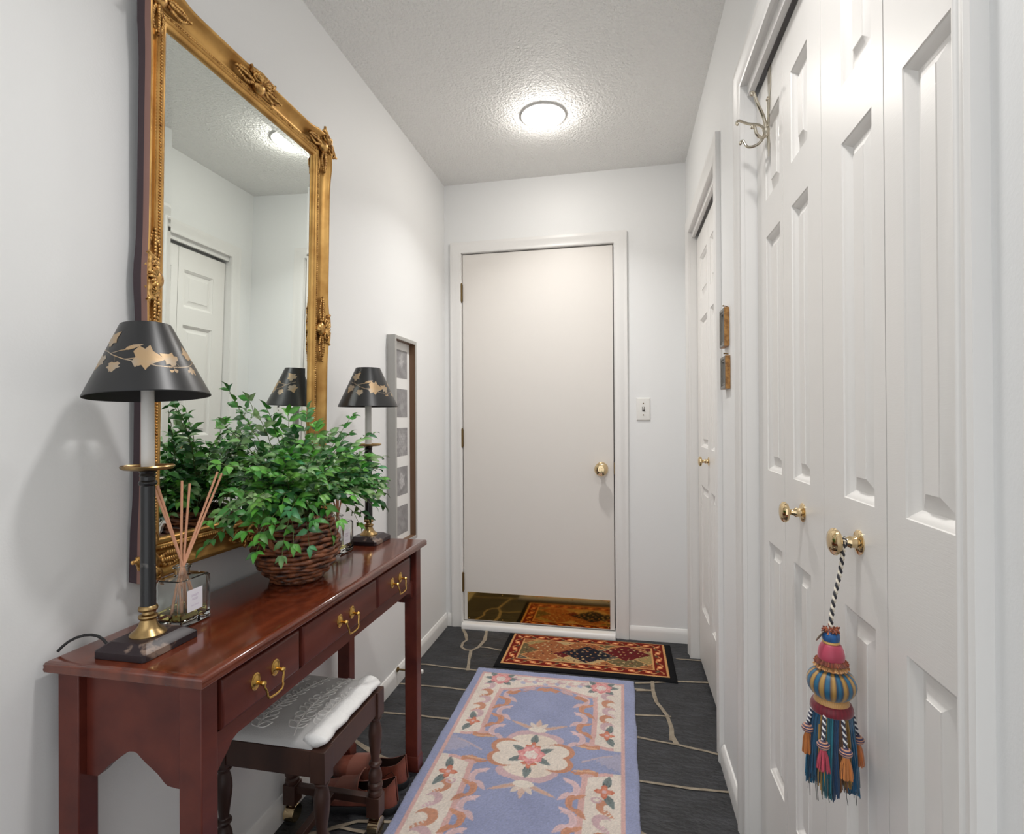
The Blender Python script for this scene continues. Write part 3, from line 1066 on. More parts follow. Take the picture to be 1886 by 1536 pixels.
# leading sprays: (target y, z, x, count)
targets = []
for k in range(150):
    a = rl.random()*2*pi
    up_ = rl.random()
    ry, rx = 0.27, 0.15
    rr = 0.35+0.65*math.sqrt(rl.random())
    ty = PY+0.055+ry*rr*sin(a)
    tx = PX+0.02+rx*rr*cos(a)
    tz = TZ+0.20+0.19*(1-rr**2)*(0.6+0.4*up_)+0.05*up_*(1-rr*0.6)-0.055*rr*rl.random()
    targets.append((tx, ty, tz))
targets += [(-0.86, 1.04, 1.205), (-0.84, 1.08, 1.185), (-0.82, 1.12, 1.17), (-0.80, 1.17, 1.16), (-0.83, 0.99, 1.13), (-0.82, 0.96, 1.05), (-0.80, 0.955, 0.95), (-0.77, 0.985, 0.91), (-0.76, 1.0, 0.86),
            (-0.74, 1.06, 0.84), (-0.73, 1.09, 0.86), (-0.715, 1.12, 0.845), (-0.70, 1.20, 0.86), (-0.70, 1.46, 0.90), (-0.70, 1.50, 0.96), (-0.72, 1.52, 1.03), (-0.74, 1.50, 1.10), (-0.78, 1.45, 1.15),
            (-0.74, 1.44, 1.00), (-0.72, 1.42, 0.86), (-0.80, 1.30, 1.13), (-0.76, 1.38, 1.05), (-0.85, 1.33, 1.17), (-0.83, 1.36, 1.12), (-0.70, 1.34, 0.86), (-0.86, 0.98, 0.93), (-0.84, 0.95, 0.88),
            (-0.80, 0.97, 0.99), (-0.86, 1.02, 1.02), (-0.78, 1.03, 1.03), (-0.76, 1.06, 0.97), (-0.75, 1.08, 1.06), (-0.87, 1.10, 1.10), (-0.74, 1.14, 0.98), (-0.73, 1.20, 0.95), (-0.72, 1.26, 1.0), (-0.72, 1.30, 0.93)]
for tx, ty, tz in targets:
    b0 = Vector((PX+0.045*(rl.random()-0.5), PY+0.07*(rl.random()-0.5), TZ+0.148))
    tip = Vector((tx, ty, tz))
    dist = (tip-b0).length
    ctl = b0*0.55+tip*0.45+Vector((0, 0, 0.05+0.14*max(0, (0.98-tz)/0.15)*0.6+0.03*rl.random()))
    ctl.z = max(ctl.z, TZ+0.20)
    n = max(8, int(dist/0.016))
    pts = []
    for k in range(n+1):
        t = k/n
        v = b0*(1-t)**2+ctl*2*t*(1-t)+tip*t*t
        v += Vector((rl.uniform(-1, 1), rl.uniform(-1, 1), rl.uniform(-1, 1)))*0.0025
        v.z = max(v.z, TZ+0.03)
        pts.append(clampx(v))
    stemb.tube(pts, [0.0013-0.0006*k/n for k in range(n+1)], 5)
    base = PALETTE[rl.randrange(len(PALETTE))]
    side = 1
    for k in range(3, n+1):
        t = k/n
        if rl.random() < 0.10:
            continue
        tan = (pts[k]-pts[k-1])
        if tan.length < 1e-5:
            continue
        tan.normalize()
        sd = tan.cross(Vector((0, 0, 1)))
        if sd.length < 0.05:
            sd = Vector((rl.uniform(-1, 1), rl.uniform(-1, 1), 0))
        sd.normalize()
        for rep in range(2 if rl.random() < 0.5 else 1):
            side = -side
            d = tan*rl.uniform(0.35, 0.9)+sd*side*rl.uniform(0.6, 1.0)+Vector((0, 0, rl.uniform(-0.45, 0.35)))
            ln = rl.uniform(0.025, 0.039)*(1.0 if t < 0.9 else 0.85)
            j = rl.uniform(0.82, 1.16)
            col = tuple(min(255, c*j) for c in (base if rl.random() < 0.7 else PALETTE[rl.randrange(len(PALETTE))]))
            d.normalize()
            if pts[k].x+d.x*ln < max(MIRX+MT*(pts[k].z-0.9), -0.945)+0.002:
                d.x = abs(d.x)*0.3
            add_leaf(pts[k], d, Vector((0.55+rl.uniform(-0.5, 0.5), -0.60+rl.uniform(-0.5, 0.5), rl.uniform(0.3, 1.0))), ln, ln*rl.uniform(0.44, 0.58), col)
    tan = (pts[-1]-pts[-2]).normalized()
    if pts[-1].x+tan.x*0.03 > MIRX+MT*(pts[-1].z-0.9):
        add_leaf(pts[-1], tan, Vector((0, 0, 1)), 0.03, 0.014, base)
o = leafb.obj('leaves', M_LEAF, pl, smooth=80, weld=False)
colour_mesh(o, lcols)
stemb.obj('stems', M_STEM, pl, smooth=80, weld=False)

# ------------------------------------------------------------------ reed diffusers
def text_obj(name, txt, size, m, parent, mw):
    cu = bpy.data.curves.new('t', 'FONT')
    cu.body = txt
    cu.size = size
    cu.align_x = 'CENTER'
    cu.align_y = 'CENTER'
    to = bpy.data.objects.new('t', cu)
    COL.objects.link(to)
    dg = bpy.context.evaluated_depsgraph_get()
    me = bpy.data.meshes.new_from_object(to.evaluated_get(dg))
    bpy.data.objects.remove(to, do_unlink=True)
    bpy.data.curves.remove(cu)
    me.transform(mw)
    me.materials.clear()
    me.materials.append(m)
    me.name = name
    o = bpy.data.objects.new(name, me)
    COL.objects.link(o)
    o.parent = parent
    off = Vector((0, 0, 0))
    p = parent
    while p:
        off += p.location
        p = p.parent
    me.transform(Matrix.Translation(-off))
    return o


def rrect(x0, x1, y0, y1, r, z, n=4):
    P = []
    for cx, cy, a0 in ((x1-r, y1-r, 0), (x0+r, y1-r, pi/2), (x0+r, y0+r, pi), (x1-r, y0+r, 1.5*pi)):
        for k in range(n+1):
            a = a0+pi/2*k/n
            P.append((cx+r*cos(a), cy+r*sin(a), z))
    return P


def diffuser(label, x0, y0, reeds):
    """bottle footprint from (x0,y0): 64 wide in x, 78 long in y (mm)"""
    x1, y1 = x0+0.064, y0+0.078
    cx, cy = (x0+x1)/2, (y0+y1)/2
    t = thing('reed_diffuser', label, 'diffuser', (cx, cy, TZ), group='reed diffusers on the console table')
    q = B()
    n = 4
    m = (n+1)*4
    def circ(r, z):
        # points ordered like rrect
        P = []
        for k4 in range(4):
            for k in range(n+1):
                a = k4*pi/2+pi/2*k/n
                P.append((cx+r*cos(a), cy+r*sin(a), z))
        return P
    Z = TZ
    outer = [rrect(x0+0.003, x1-0.003, y0+0.003, y1-0.003, 0.004, Z+0.0005), rrect(x0, x1, y0, y1, 0.005, Z+0.003), rrect(x0, x1, y0, y1, 0.005, Z+0.087),
             rrect(x0+0.003, x1-0.003, y0+0.003, y1-0.003, 0.006, Z+0.0915), circ(0.016, Z+0.0945), circ(0.0135, Z+0.097), circ(0.0130, Z+0.107), circ(0.0165, Z+0.1085), circ(0.0165, Z+0.112), circ(0.0135, Z+0.113)]
    w_ = 0.005
    inner = [circ(0.0100, Z+0.112), circ(0.0098, Z+0.097), circ(0.013, Z+0.0905), rrect(x0+w_+0.002, x1-w_-0.002, y0+w_+0.002, y1-w_-0.002, 0.006, Z+0.0875),
             rrect(x0+w_, x1-w_, y0+w_, y1-w_, 0.006, Z+0.083), rrect(x0+w_, x1-w_, y0+w_, y1-w_, 0.006, Z+0.016), rrect(x0+w_+0.003, x1-w_-0.003, y0+w_+0.003, y1-w_-0.003, 0.006, Z+0.013)]
    q.rings(outer+inner, True, True, True)
    q.obj('bottle', M_GLASS, t, smooth=35)
    q = B()
    e = 0.0004
    q.rings([rrect(x0+w_+0.003+e, x1-w_-0.003-e, y0+w_+0.003+e, y1-w_-0.003-e, 0.006, Z+0.0134), rrect(x0+w_+e, x1-w_-e, y0+w_+e, y1-w_-e, 0.006, Z+0.0165),
             rrect(x0+w_+e, x1-w_-e, y0+w_+e, y1-w_-e, 0.006, Z+0.027)], True, True, True)
    q.obj('oil', M_OIL, t, smooth=35)
    lb = B().box(x1+0.0001, x1+0.0005, y0+0.016, y0+0.054, Z+0.028, Z+0.070).obj('label', M_LABEL, t, smooth=0)
    rot = Matrix(((0, 0, 1), (1, 0, 0), (0, 1, 0))).to_4x4()
    for txt, sz, dz in (('SWEET', 0.0058, 0.0575), ('ROSE', 0.0058, 0.0505), ('REED DIFFUSER', 0.0028, 0.0385)):
        text_obj('lettering', txt, sz, M_LILAC, lb, Matrix.Translation((x1+0.0007, y0+0.035, Z+dz)) @ rot)
    for (bx, by), (tx, ty, tz) in reeds:
        q = B()
        a = Vector((cx+bx, cy+by, Z+0.020))
        b = Vector((tx, ty, tz))
        # bend slightly through the neck
        mid = Vector((cx+bx*0.15*1.0, cy+by*0.15, Z+0.104))
        dirv = (b-mid).normalized()
        q.tube([a, mid-(mid-a)*0.02, mid, b], 0.0023, 8)
        q.obj('reed', M_REED, t)
    return t


dA_x, dA_y = -0.885, 0.866
diffuser('nearer clear glass reed diffuser beside the lamp base, five reeds fanned out', dA_x, dA_y,
         [((0.012, 0.022), (-0.862, 0.846, 1.024)), ((0.010, 0.016), (-0.858, 0.853, 1.018)), ((-0.006, -0.020), (-0.860, 0.912, 1.021)), ((0.004, 0.004), (-0.866, 0.938, 1.012)),
          ((0.000, -0.026), (-0.850, 0.996, 1.030)), ((0.010, -0.018), (-0.846, 1.004, 1.026))])
diffuser('farther glass reed diffuser half hidden between the basket and the far lamp', -0.873, 1.435,
         [((0.012, 0.022), (-0.862, 1.415, 1.02)), ((-0.006, -0.020), (-0.850, 1.482, 1.02)), ((0.004, 0.004), (-0.856, 1.508, 1.01)), ((0.010, -0.018), (-0.836, 1.54, 1.02))])

# ------------------------------------------------------------------ vanity stool
SX0, SX1, SY0, SY1, SZ = -0.945, -0.652, 1.083, 1.388, 0.398
st = thing('stool', 'dark turned-leg stool with grey brocade seat tucked under the console table', 'stool', ((SX0+SX1)/2, (SY0+SY1)/2, 0))
LP = [(sx, sy) for sx in (SX0+0.019, SX1-0.019) for sy in (SY0+0.019, SY1-0.019)]
TURN = [(0.0165, 0.3245), (0.0185, 0.322), (0.0175, 0.318), (0.0125, 0.314), (0.0125, 0.310), (0.0155, 0.300), (0.0180, 0.285), (0.0185, 0.272), (0.0172, 0.255), (0.0150, 0.238), (0.0125, 0.220), (0.0112, 0.206),
        (0.0112, 0.203), (0.0165, 0.199), (0.0178, 0.195), (0.0165, 0.191), (0.0118, 0.187), (0.0118, 0.183), (0.0150, 0.176), (0.0176, 0.167), (0.0186, 0.158), (0.0180, 0.151), (0.0150, 0.147), (0.0150, 0.1455),
        (0.0195, 0.141), (0.0205, 0.136), (0.0195, 0.131), (0.0155, 0.128), (0.0155, 0.1255), (0.0190, 0.121), (0.0195, 0.114), (0.0180, 0.1085)]
for x, y in LP:
    b = 0.0185
    q = B().box(x-b, x+b, y-b, y+b, 0.326, SZ)
    q.lathe([(r, h) for r, h in TURN], (x, y, 0), 28)
    q.box(x-b, x+b, y-b, y+b, 0.054, 0.109)
    lg = q.obj('leg', M_STOOLW, st, smooth=30, bevel=0.0012, weld=False)
    q = B()
    for sy in (-0.010, 0.010):
        pass
    q.lathe([(0.0225, -0.0150), (0.0235, -0.0140), (0.0235, 0.0140), (0.0225, 0.0150)], (x, y, 0.0238), 32, 'x')
    q.box(x-0.004, x+0.004, y-0.010, y+0.010, 0.044, 0.0545)
    cs = q.obj('caster', M_KNOB, lg, smooth=40, weld=False)
    prop(cs, 'polished brass caster')
AZ0 = 0.337
for x0, x1, y0, y1 in ((SX1-0.030, SX1-0.005, SY0+0.0375, SY1-0.0375), (SX0+0.005, SX0+0.030, SY0+0.0375, SY1-0.0375),
                       (SX0+0.0375, SX1-0.0375, SY0+0.003, SY0+0.028), (SX0+0.0375, SX1-0.0375, SY1-0.028, SY1-0.003)):
    B().box(x0, x1, y0, y1, AZ0, SZ-0.001).obj('apron', M_STOOLW, st, bevel=0.0015)
for y in (SY0+0.019, SY1-0.019):
    B().box(SX0+0.0375, SX1-0.0375, y-0.010, y+0.010, 0.084, 0.105).obj('stretcher', M_STOOLW, st, bevel=0.0015)
B().box((SX0+SX1)/2-0.010, (SX0+SX1)/2+0.010, SY0+0.0295, SY1-0.0295, 0.085, 0.1045).obj('stretcher', M_STOOLW, st, bevel=0.0015)
# seat: padded top, heightfield rounded at the rim
nx, ny = 48, 52
x0, x1, y0, y1 = SX0+0.006, SX1-0.036, SY0+0.005, SY1-0.005
q = B()
def seat_z(x, y):
    u, v = (x-SX0)/(SX1-SX0)*2-1, (y-SY0)/(SY1-SY0)*2-1
    return SZ+0.006+0.024*(1-abs(u)**7)*(1-abs(v)**7)
def in_seat(x, y):
    return x0+0.004 < x < x1-0.006 and y0+0.008 < y < y1-0.008
g = [[q.v((x0+(x1-x0)*i/nx, y0+(y1-y0)*j/ny, seat_z(x0+(x1-x0)*i/nx, y0+(y1-y0)*j/ny))) for j in range(ny+1)] for i in range(nx+1)]
for i in range(nx):
    for j in range(ny):
        q.face([g[i][j], g[i+1][j], g[i+1][j+1], g[i][j+1]])
be = [g[i][0] for i in range(nx+1)]+[g[nx][j] for j in range(1, ny+1)]+[g[i][ny] for i in range(nx-1, -1, -1)]+[g[0][j] for j in range(ny-1, 0, -1)]
lo = [q.v((v.co.x, v.co.y, SZ)) for v in be]
for i in range(len(be)):
    j = (i+1) % len(be)
    q.face([be[i], be[j], lo[j], lo[i]])
seat = q.obj('seat', M_FABG, st, smooth=60)
# raised brocade sprigs
q = B()
re_ = random.Random(5)
def emb(pts, r):
    P = [(x, y, seat_z(x, y)+0.0004) for x, y in pts if in_seat(x, y)]
    if len(P) > 2:
        q.tube(P, r, 5)
def sprig(xa, ya, ang, ln, sz):
    n = 14
    sp = []
    for k in range(n+1):
        t = k/n
        a = ang+0.5*sin(t*3.0)
        sp.append((xa+ln*t*cos(ang)+0.018*sin(t*4)*-sin(ang), ya+ln*t*sin(ang)+0.018*sin(t*4)*cos(ang)))
    emb(sp, 0.0017)
    for k in range(1, n, 1):
        p = sp[k]
        for sg in (-1, 1):
            b = ang+sg*0.95
            L = sz*(0.7+0.5*re_.random())*(1.15-0.6*k/n)
            if k % 4 == 3:
                c = [(p[0]+L*0.5*cos(b)+L*0.32*cos(b+q_)*1.0, p[1]+L*0.5*sin(b)+L*0.32*sin(b+q_)) for q_ in [i*2*pi/9 for i in range(11)]]
                emb(c, 0.0017)
            else:
                c = [(p[0]+L*t*cos(b)+sg*0.25*L*sin(pi*t)*-sin(b), p[1]+L*t*sin(b)+sg*0.25*L*sin(pi*t)*cos(b)) for t in [i/6 for i in range(7)]]
                emb(c, 0.0016)
                c = [(p[0]+L*t*cos(b)-sg*0.22*L*sin(pi*t)*-sin(b), p[1]+L*t*sin(b)-sg*0.22*L*sin(pi*t)*cos(b)) for t in [i/6 for i in range(7)]]
                emb(c, 0.0015)
for xa, ya, an, ln in ((-0.84, 1.09, 1.45, 0.28), (-0.74, 1.10, 1.6, 0.28), (-0.92, 1.10, 1.35, 0.25), (-0.69, 1.12, 1.55, 0.24)):
    sprig(xa, ya, an, ln, 0.030)
q.obj('brocade', M_FABE, seat, smooth=80, weld=False)
# rolled front edge; its overexposed light is put into the white colour
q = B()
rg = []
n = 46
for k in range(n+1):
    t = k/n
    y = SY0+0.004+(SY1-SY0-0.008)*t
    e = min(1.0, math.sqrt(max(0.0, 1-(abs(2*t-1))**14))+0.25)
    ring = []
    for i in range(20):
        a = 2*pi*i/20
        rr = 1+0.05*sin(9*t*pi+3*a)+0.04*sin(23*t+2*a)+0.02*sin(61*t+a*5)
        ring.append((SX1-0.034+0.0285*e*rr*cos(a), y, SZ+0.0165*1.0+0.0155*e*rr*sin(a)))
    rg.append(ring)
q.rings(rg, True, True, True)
o = q.obj('seat_front_roll', M_FABLIT, st, smooth=60)
prop(o, 'padded front roll of the seat, its bright light painted white')

# ------------------------------------------------------------------ shoes
def shoe(label, hx, y, ang, L=0.268):
    """loafer, heel at (hx,y), toe towards -x rotated by ang"""
    t = thing('loafer', label, 'shoe', (hx, y, 0), group='brown loafers under the stool')
    ca, sa = cos(ang), sin(ang)
    def T(l, wv, z):
        return (hx-l*ca+wv*sa, y-l*sa-wv*ca, z)
    def hw(s):                          # half width along the length
        heel = math.sqrt(max(0, 1-(1-min(s/0.14, 1))**2))
        toe = math.sqrt(max(0, 1-(max(0, (s-0.72))/0.28)**2.2))
        body = 0.033+0.006*sin(pi*min(1, max(0, (s-0.1)/0.3)))*0-0.003*sin(pi*min(1, max(0, (s-0.12)/0.36)))+0.010*max(0, min(1, (s-0.40)/0.28))
        return body*heel*toe
    st_ = [0.002, 0.012, 0.03, 0.06, 0.10, 0.16, 0.23, 0.30, 0.37, 0.44, 0.50, 0.56, 0.62, 0.68, 0.75, 0.82, 0.88, 0.93, 0.97, 0.992, 0.999]
    def topz(s):
        if s < 0.5:
            return 0.092-0.030*(s/0.5)**0.7-0.012*sin(pi*s/0.5)
        return 0.070-0.024*((s-0.5)/0.5)**1.1
    def pe(s):                          # how far the section closes (1 = to the centre line)
        if s < 0.46:
            return 0.66
        return min(1.0, 0.66+0.34*((s-0.46)/0.06))
    q = B()
    K = 9
    for side in (1, -1):
        rg = []
        for s in st_:
            r = []
            Hh = topz(s)-0.018
            if s > 0.85:
                Hh *= math.sqrt(max(0.02, 1-((s-0.85)/0.15)**2.6))
            heelcut = 0.35+0.65*min(1, s/0.10)
            for k in range(K+1):
                ph = k/K*pi/2*pe(s)
                ww = hw(s)*(cos(ph)**0.75 if ph < pi/2-1e-4 else 0)
                if s < 0.46:
                    ww = hw(s)*(1-0.22*(k/K)**1.5)
                    zz = 0.018+Hh*(k/K)
                    lean = 0.010*(1-heelcut)*(k/K)
                else:
                    zz = 0.018+Hh*sin(ph)/sin(pi/2*pe(s))*1.0
                    lean = 0
                bl = min(1, max(0, (s-0.40)/0.10))
                if 0.40 < s < 0.52:
                    wa = hw(s)*(1-0.22*(k/K)**1.5)
                    za = 0.018+Hh*(k/K)
                    wb_ = hw(s)*(cos(k/K*pi/2)**0.75 if k < K else 0)
                    zb = 0.018+Hh*sin(k/K*pi/2)
                    ww = wa*(1-bl)+wb_*bl
                    zz = za*(1-bl)+zb*bl
                elif s >= 0.52:
                    ww = hw(s)*(cos(k/K*pi/2)**0.75 if k < K else 0)
                    zz = 0.018+Hh*sin(k/K*pi/2)
                r.append(T(s*L+lean, side*ww, zz))
            rg.append(r)
        q.rings(rg, False)
    bmesh.ops.remove_doubles(q.bm, verts=q.bm.verts, dist=0.0004)
    up = q.obj('upper', [M_LEATHER, M_LINING], t, smooth=50)
    so = up.modifiers.new('solid', 'SOLIDIFY')
    so.thickness = 0.0028
    so.offset = -1
    so.material_offset = 1
    so.material_offset_rim = 0
    # sole with heel
    q = B()
    rg = []
    per = []
    for s in st_:
        per.append((s, hw(s)*1.06+0.0025))
    for z, gsc in ((0.0, 0.97), (0.003, 1.0), (0.017, 1.0), (0.019, 0.985)):
        ring = [T(s*L*1.01-0.002, wv*gsc, z) for s, wv in per]+[T(s*L*1.01-0.002, -wv*gsc, z) for s, wv in per[::-1]]
        rg.append(ring)
    q.rings(rg, True, True, True)
    q.obj('sole', M_SOLE, t, smooth=40)
    # inner sole
    q = B()
    ring = [T(s*L, hw(s)*0.9, 0.0205) for s in st_]+[T(s*L, -hw(s)*0.9, 0.0205) for s in st_[::-1]]
    q.rings([[(p[0], p[1], p[2]-0.001) for p in ring], ring], True, True, True)
    q.obj('insole', M_LINING, t, smooth=0)
    # dark seams: heel counter and quarter
    for side in (1, -1):
        q = B()
        P = []
        for s_, zf in ((0.30, 0.30), (0.24, 0.42), (0.19, 0.62), (0.15, 0.70), (0.125, 0.55), (0.115, 0.30), (0.11, 0.05)):
            Hh = topz(s_)-0.018
            P.append(T(s_*L+0.0, side*(hw(s_)*(1-0.22*zf**1.5)+0.0005), 0.018+Hh*zf))
        q.tube(P, 0.0009, 6)
        q.obj('seam', M_LINING, t, smooth=60)
    # tongue and strap: curved patch flaring up over the opening
    q = B()
    rg = []
    for s, dz in ((0.405, 0.031), (0.415, 0.028), (0.44, 0.0185), (0.47, 0.0105), (0.50, 0.006), (0.54, 0.0030), (0.60, 0.0025), (0.66, 0.0022), (0.70, 0.0014)):
        r = []
        se = max(s, 0.53)
        Hh = topz(se)-0.018
        for k in range(-7, 8):
            ph = k/7*pi/2*0.80
            ww = hw(se)*(1 if k >= 0 else -1)*(1-abs(cos(ph))**0.75 if False else 1)
            # section angle measured from the crown
            a = abs(ph)
            wx = hw(se)*(cos(pi/2-a)**0.75 if a > 1e-4 else 0)*(1 if k >= 0 else -1)
            zz = 0.018+Hh*sin(pi/2-a)
            r.append(T(s*L, wx*1.03, zz+dz))
        rg.append(r)
    q.rings(rg, False)
    tg = q.obj('tongue', M_TONGUE, t, smooth=60)
    so = tg.modifiers.new('solid', 'SOLIDIFY')
    so.thickness = 0.0028
    so.offset = 1
    return t


shoe('brown leather loafer nearest the far stool leg, in front of its mate', -0.648, 1.468, 0.03)
shoe('brown leather loafer behind its mate, nearer the far table leg', -0.660, 1.570, -0.02)

# ------------------------------------------------------------------ rugs
def in_poly(X, Y, poly):
    r = np.zeros(X.shape, bool)
    n = len(poly)
    for i in range(n):
        (x0, y0), (x1, y1) = poly[i], poly[(i+1) % n]
        c = ((y0 > Y) != (y1 > Y)) & (X < (x1-x0)*(Y-y0)/((y1-y0) if y1 != y0 else 1e-9)+x0)
        r ^= c
    return r


def ell(X, Y, cx, cy, rx, ry, rot=0.0):
    c, s = cos(rot), sin(rot)
    u, v = (X-cx)*c+(Y-cy)*s, -(X-cx)*s+(Y-cy)*c
    return (u/rx)**2+(v/ry)**2


def leafm(X, Y, cx, cy, ln, wd, rot):
    """pointed leaf starting at (cx,cy)"""
    c, s = cos(rot), sin(rot)
    u, v = ((X-cx)*c+(Y-cy)*s)/ln, (-(X-cx)*s+(Y-cy)*c)/wd
    ok = (u > 0) & (u < 1)
    uu = np.clip(u, 0, 1)
    return ok & (np.abs(v) < 2.3*uu**0.55*(1-uu)**0.9*0.5), u, v


def rug_mesh(name, x0, x1, y0, y1, th, step, cfn, label, cat, m, rough=0.0008, wave=0.0):
    nx, ny = int((x1-x0)/step), int((y1-y0)/step)
    xs, ys = np.linspace(x0, x1, nx+1), np.linspace(y0, y1, ny+1)
    X, Y = np.meshgrid(xs, ys)
    rs = np.random.RandomState(3)
    C = cfn(X, Y)
    C = C*(1+rs.normal(0, 0.035, X.shape))[..., None]+rs.normal(0, 2.0, X.shape)[..., None]
    edge = np.minimum(np.minimum(X-x0, x1-X), np.minimum(Y-y0, y1-Y))
    Z = th*np.clip(0.45+0.55*np.sqrt(np.clip(edge/0.012, 0, 1)), 0, 1)+rs.normal(0, rough, X.shape)
    if wave:
        X = X+np.where((edge < step*0.5), wave*np.sin(Y*23)*0.6+rs.normal(0, wave*0.25, X.shape), 0)
    top = np.stack([X, Y, Z], -1).reshape(-1, 3)
    ids = np.arange((nx+1)*(ny+1)).reshape(ny+1, nx+1)
    faces = np.stack([ids[:-1, :-1], ids[:-1, 1:], ids[1:, 1:], ids[1:, :-1]], -1).reshape(-1, 4)
    per = np.concatenate([ids[0, :], ids[1:, -1], ids[-1, -2::-1], ids[-2:0:-1, 0]])
    bot = top[per].copy()
    bot[:, 2] = 0.0005
    nb = len(top)
    k = np.arange(len(per))
    sf = np.stack([per, k+nb, (k+1) % len(per)+nb, per[(k+1) % len(per)]], -1)
    V = np.concatenate([top, bot])
    Fc = np.concatenate([faces, sf])
    me = bpy.data.meshes.new(name)
    me.from_pydata(V.tolist(), [], Fc.tolist())
    me.polygons.foreach_set('use_smooth', [True]*len(me.polygons))
    me.materials.append(m)
    o = bpy.data.objects.new(name, me)
    COL.objects.link(o)
    Cf = C.reshape(-1, 3)
    colour_mesh(o, np.clip(np.concatenate([Cf, Cf[per]]), 0, 255))
    return prop(o, label, cat)


BLUE, IVORY, PINK = (150, 157, 194), (238, 224, 211), (224, 178, 172)
RUST, MAUVE, GREEN, ROSE, ORNG, DKG = (206, 140, 106), (214, 178, 182), (118, 130, 128), (230, 142, 142), (208, 112, 78), (60, 76, 72)
RCX, RCY = -0.305, 1.774          # middle axis and medallion centre


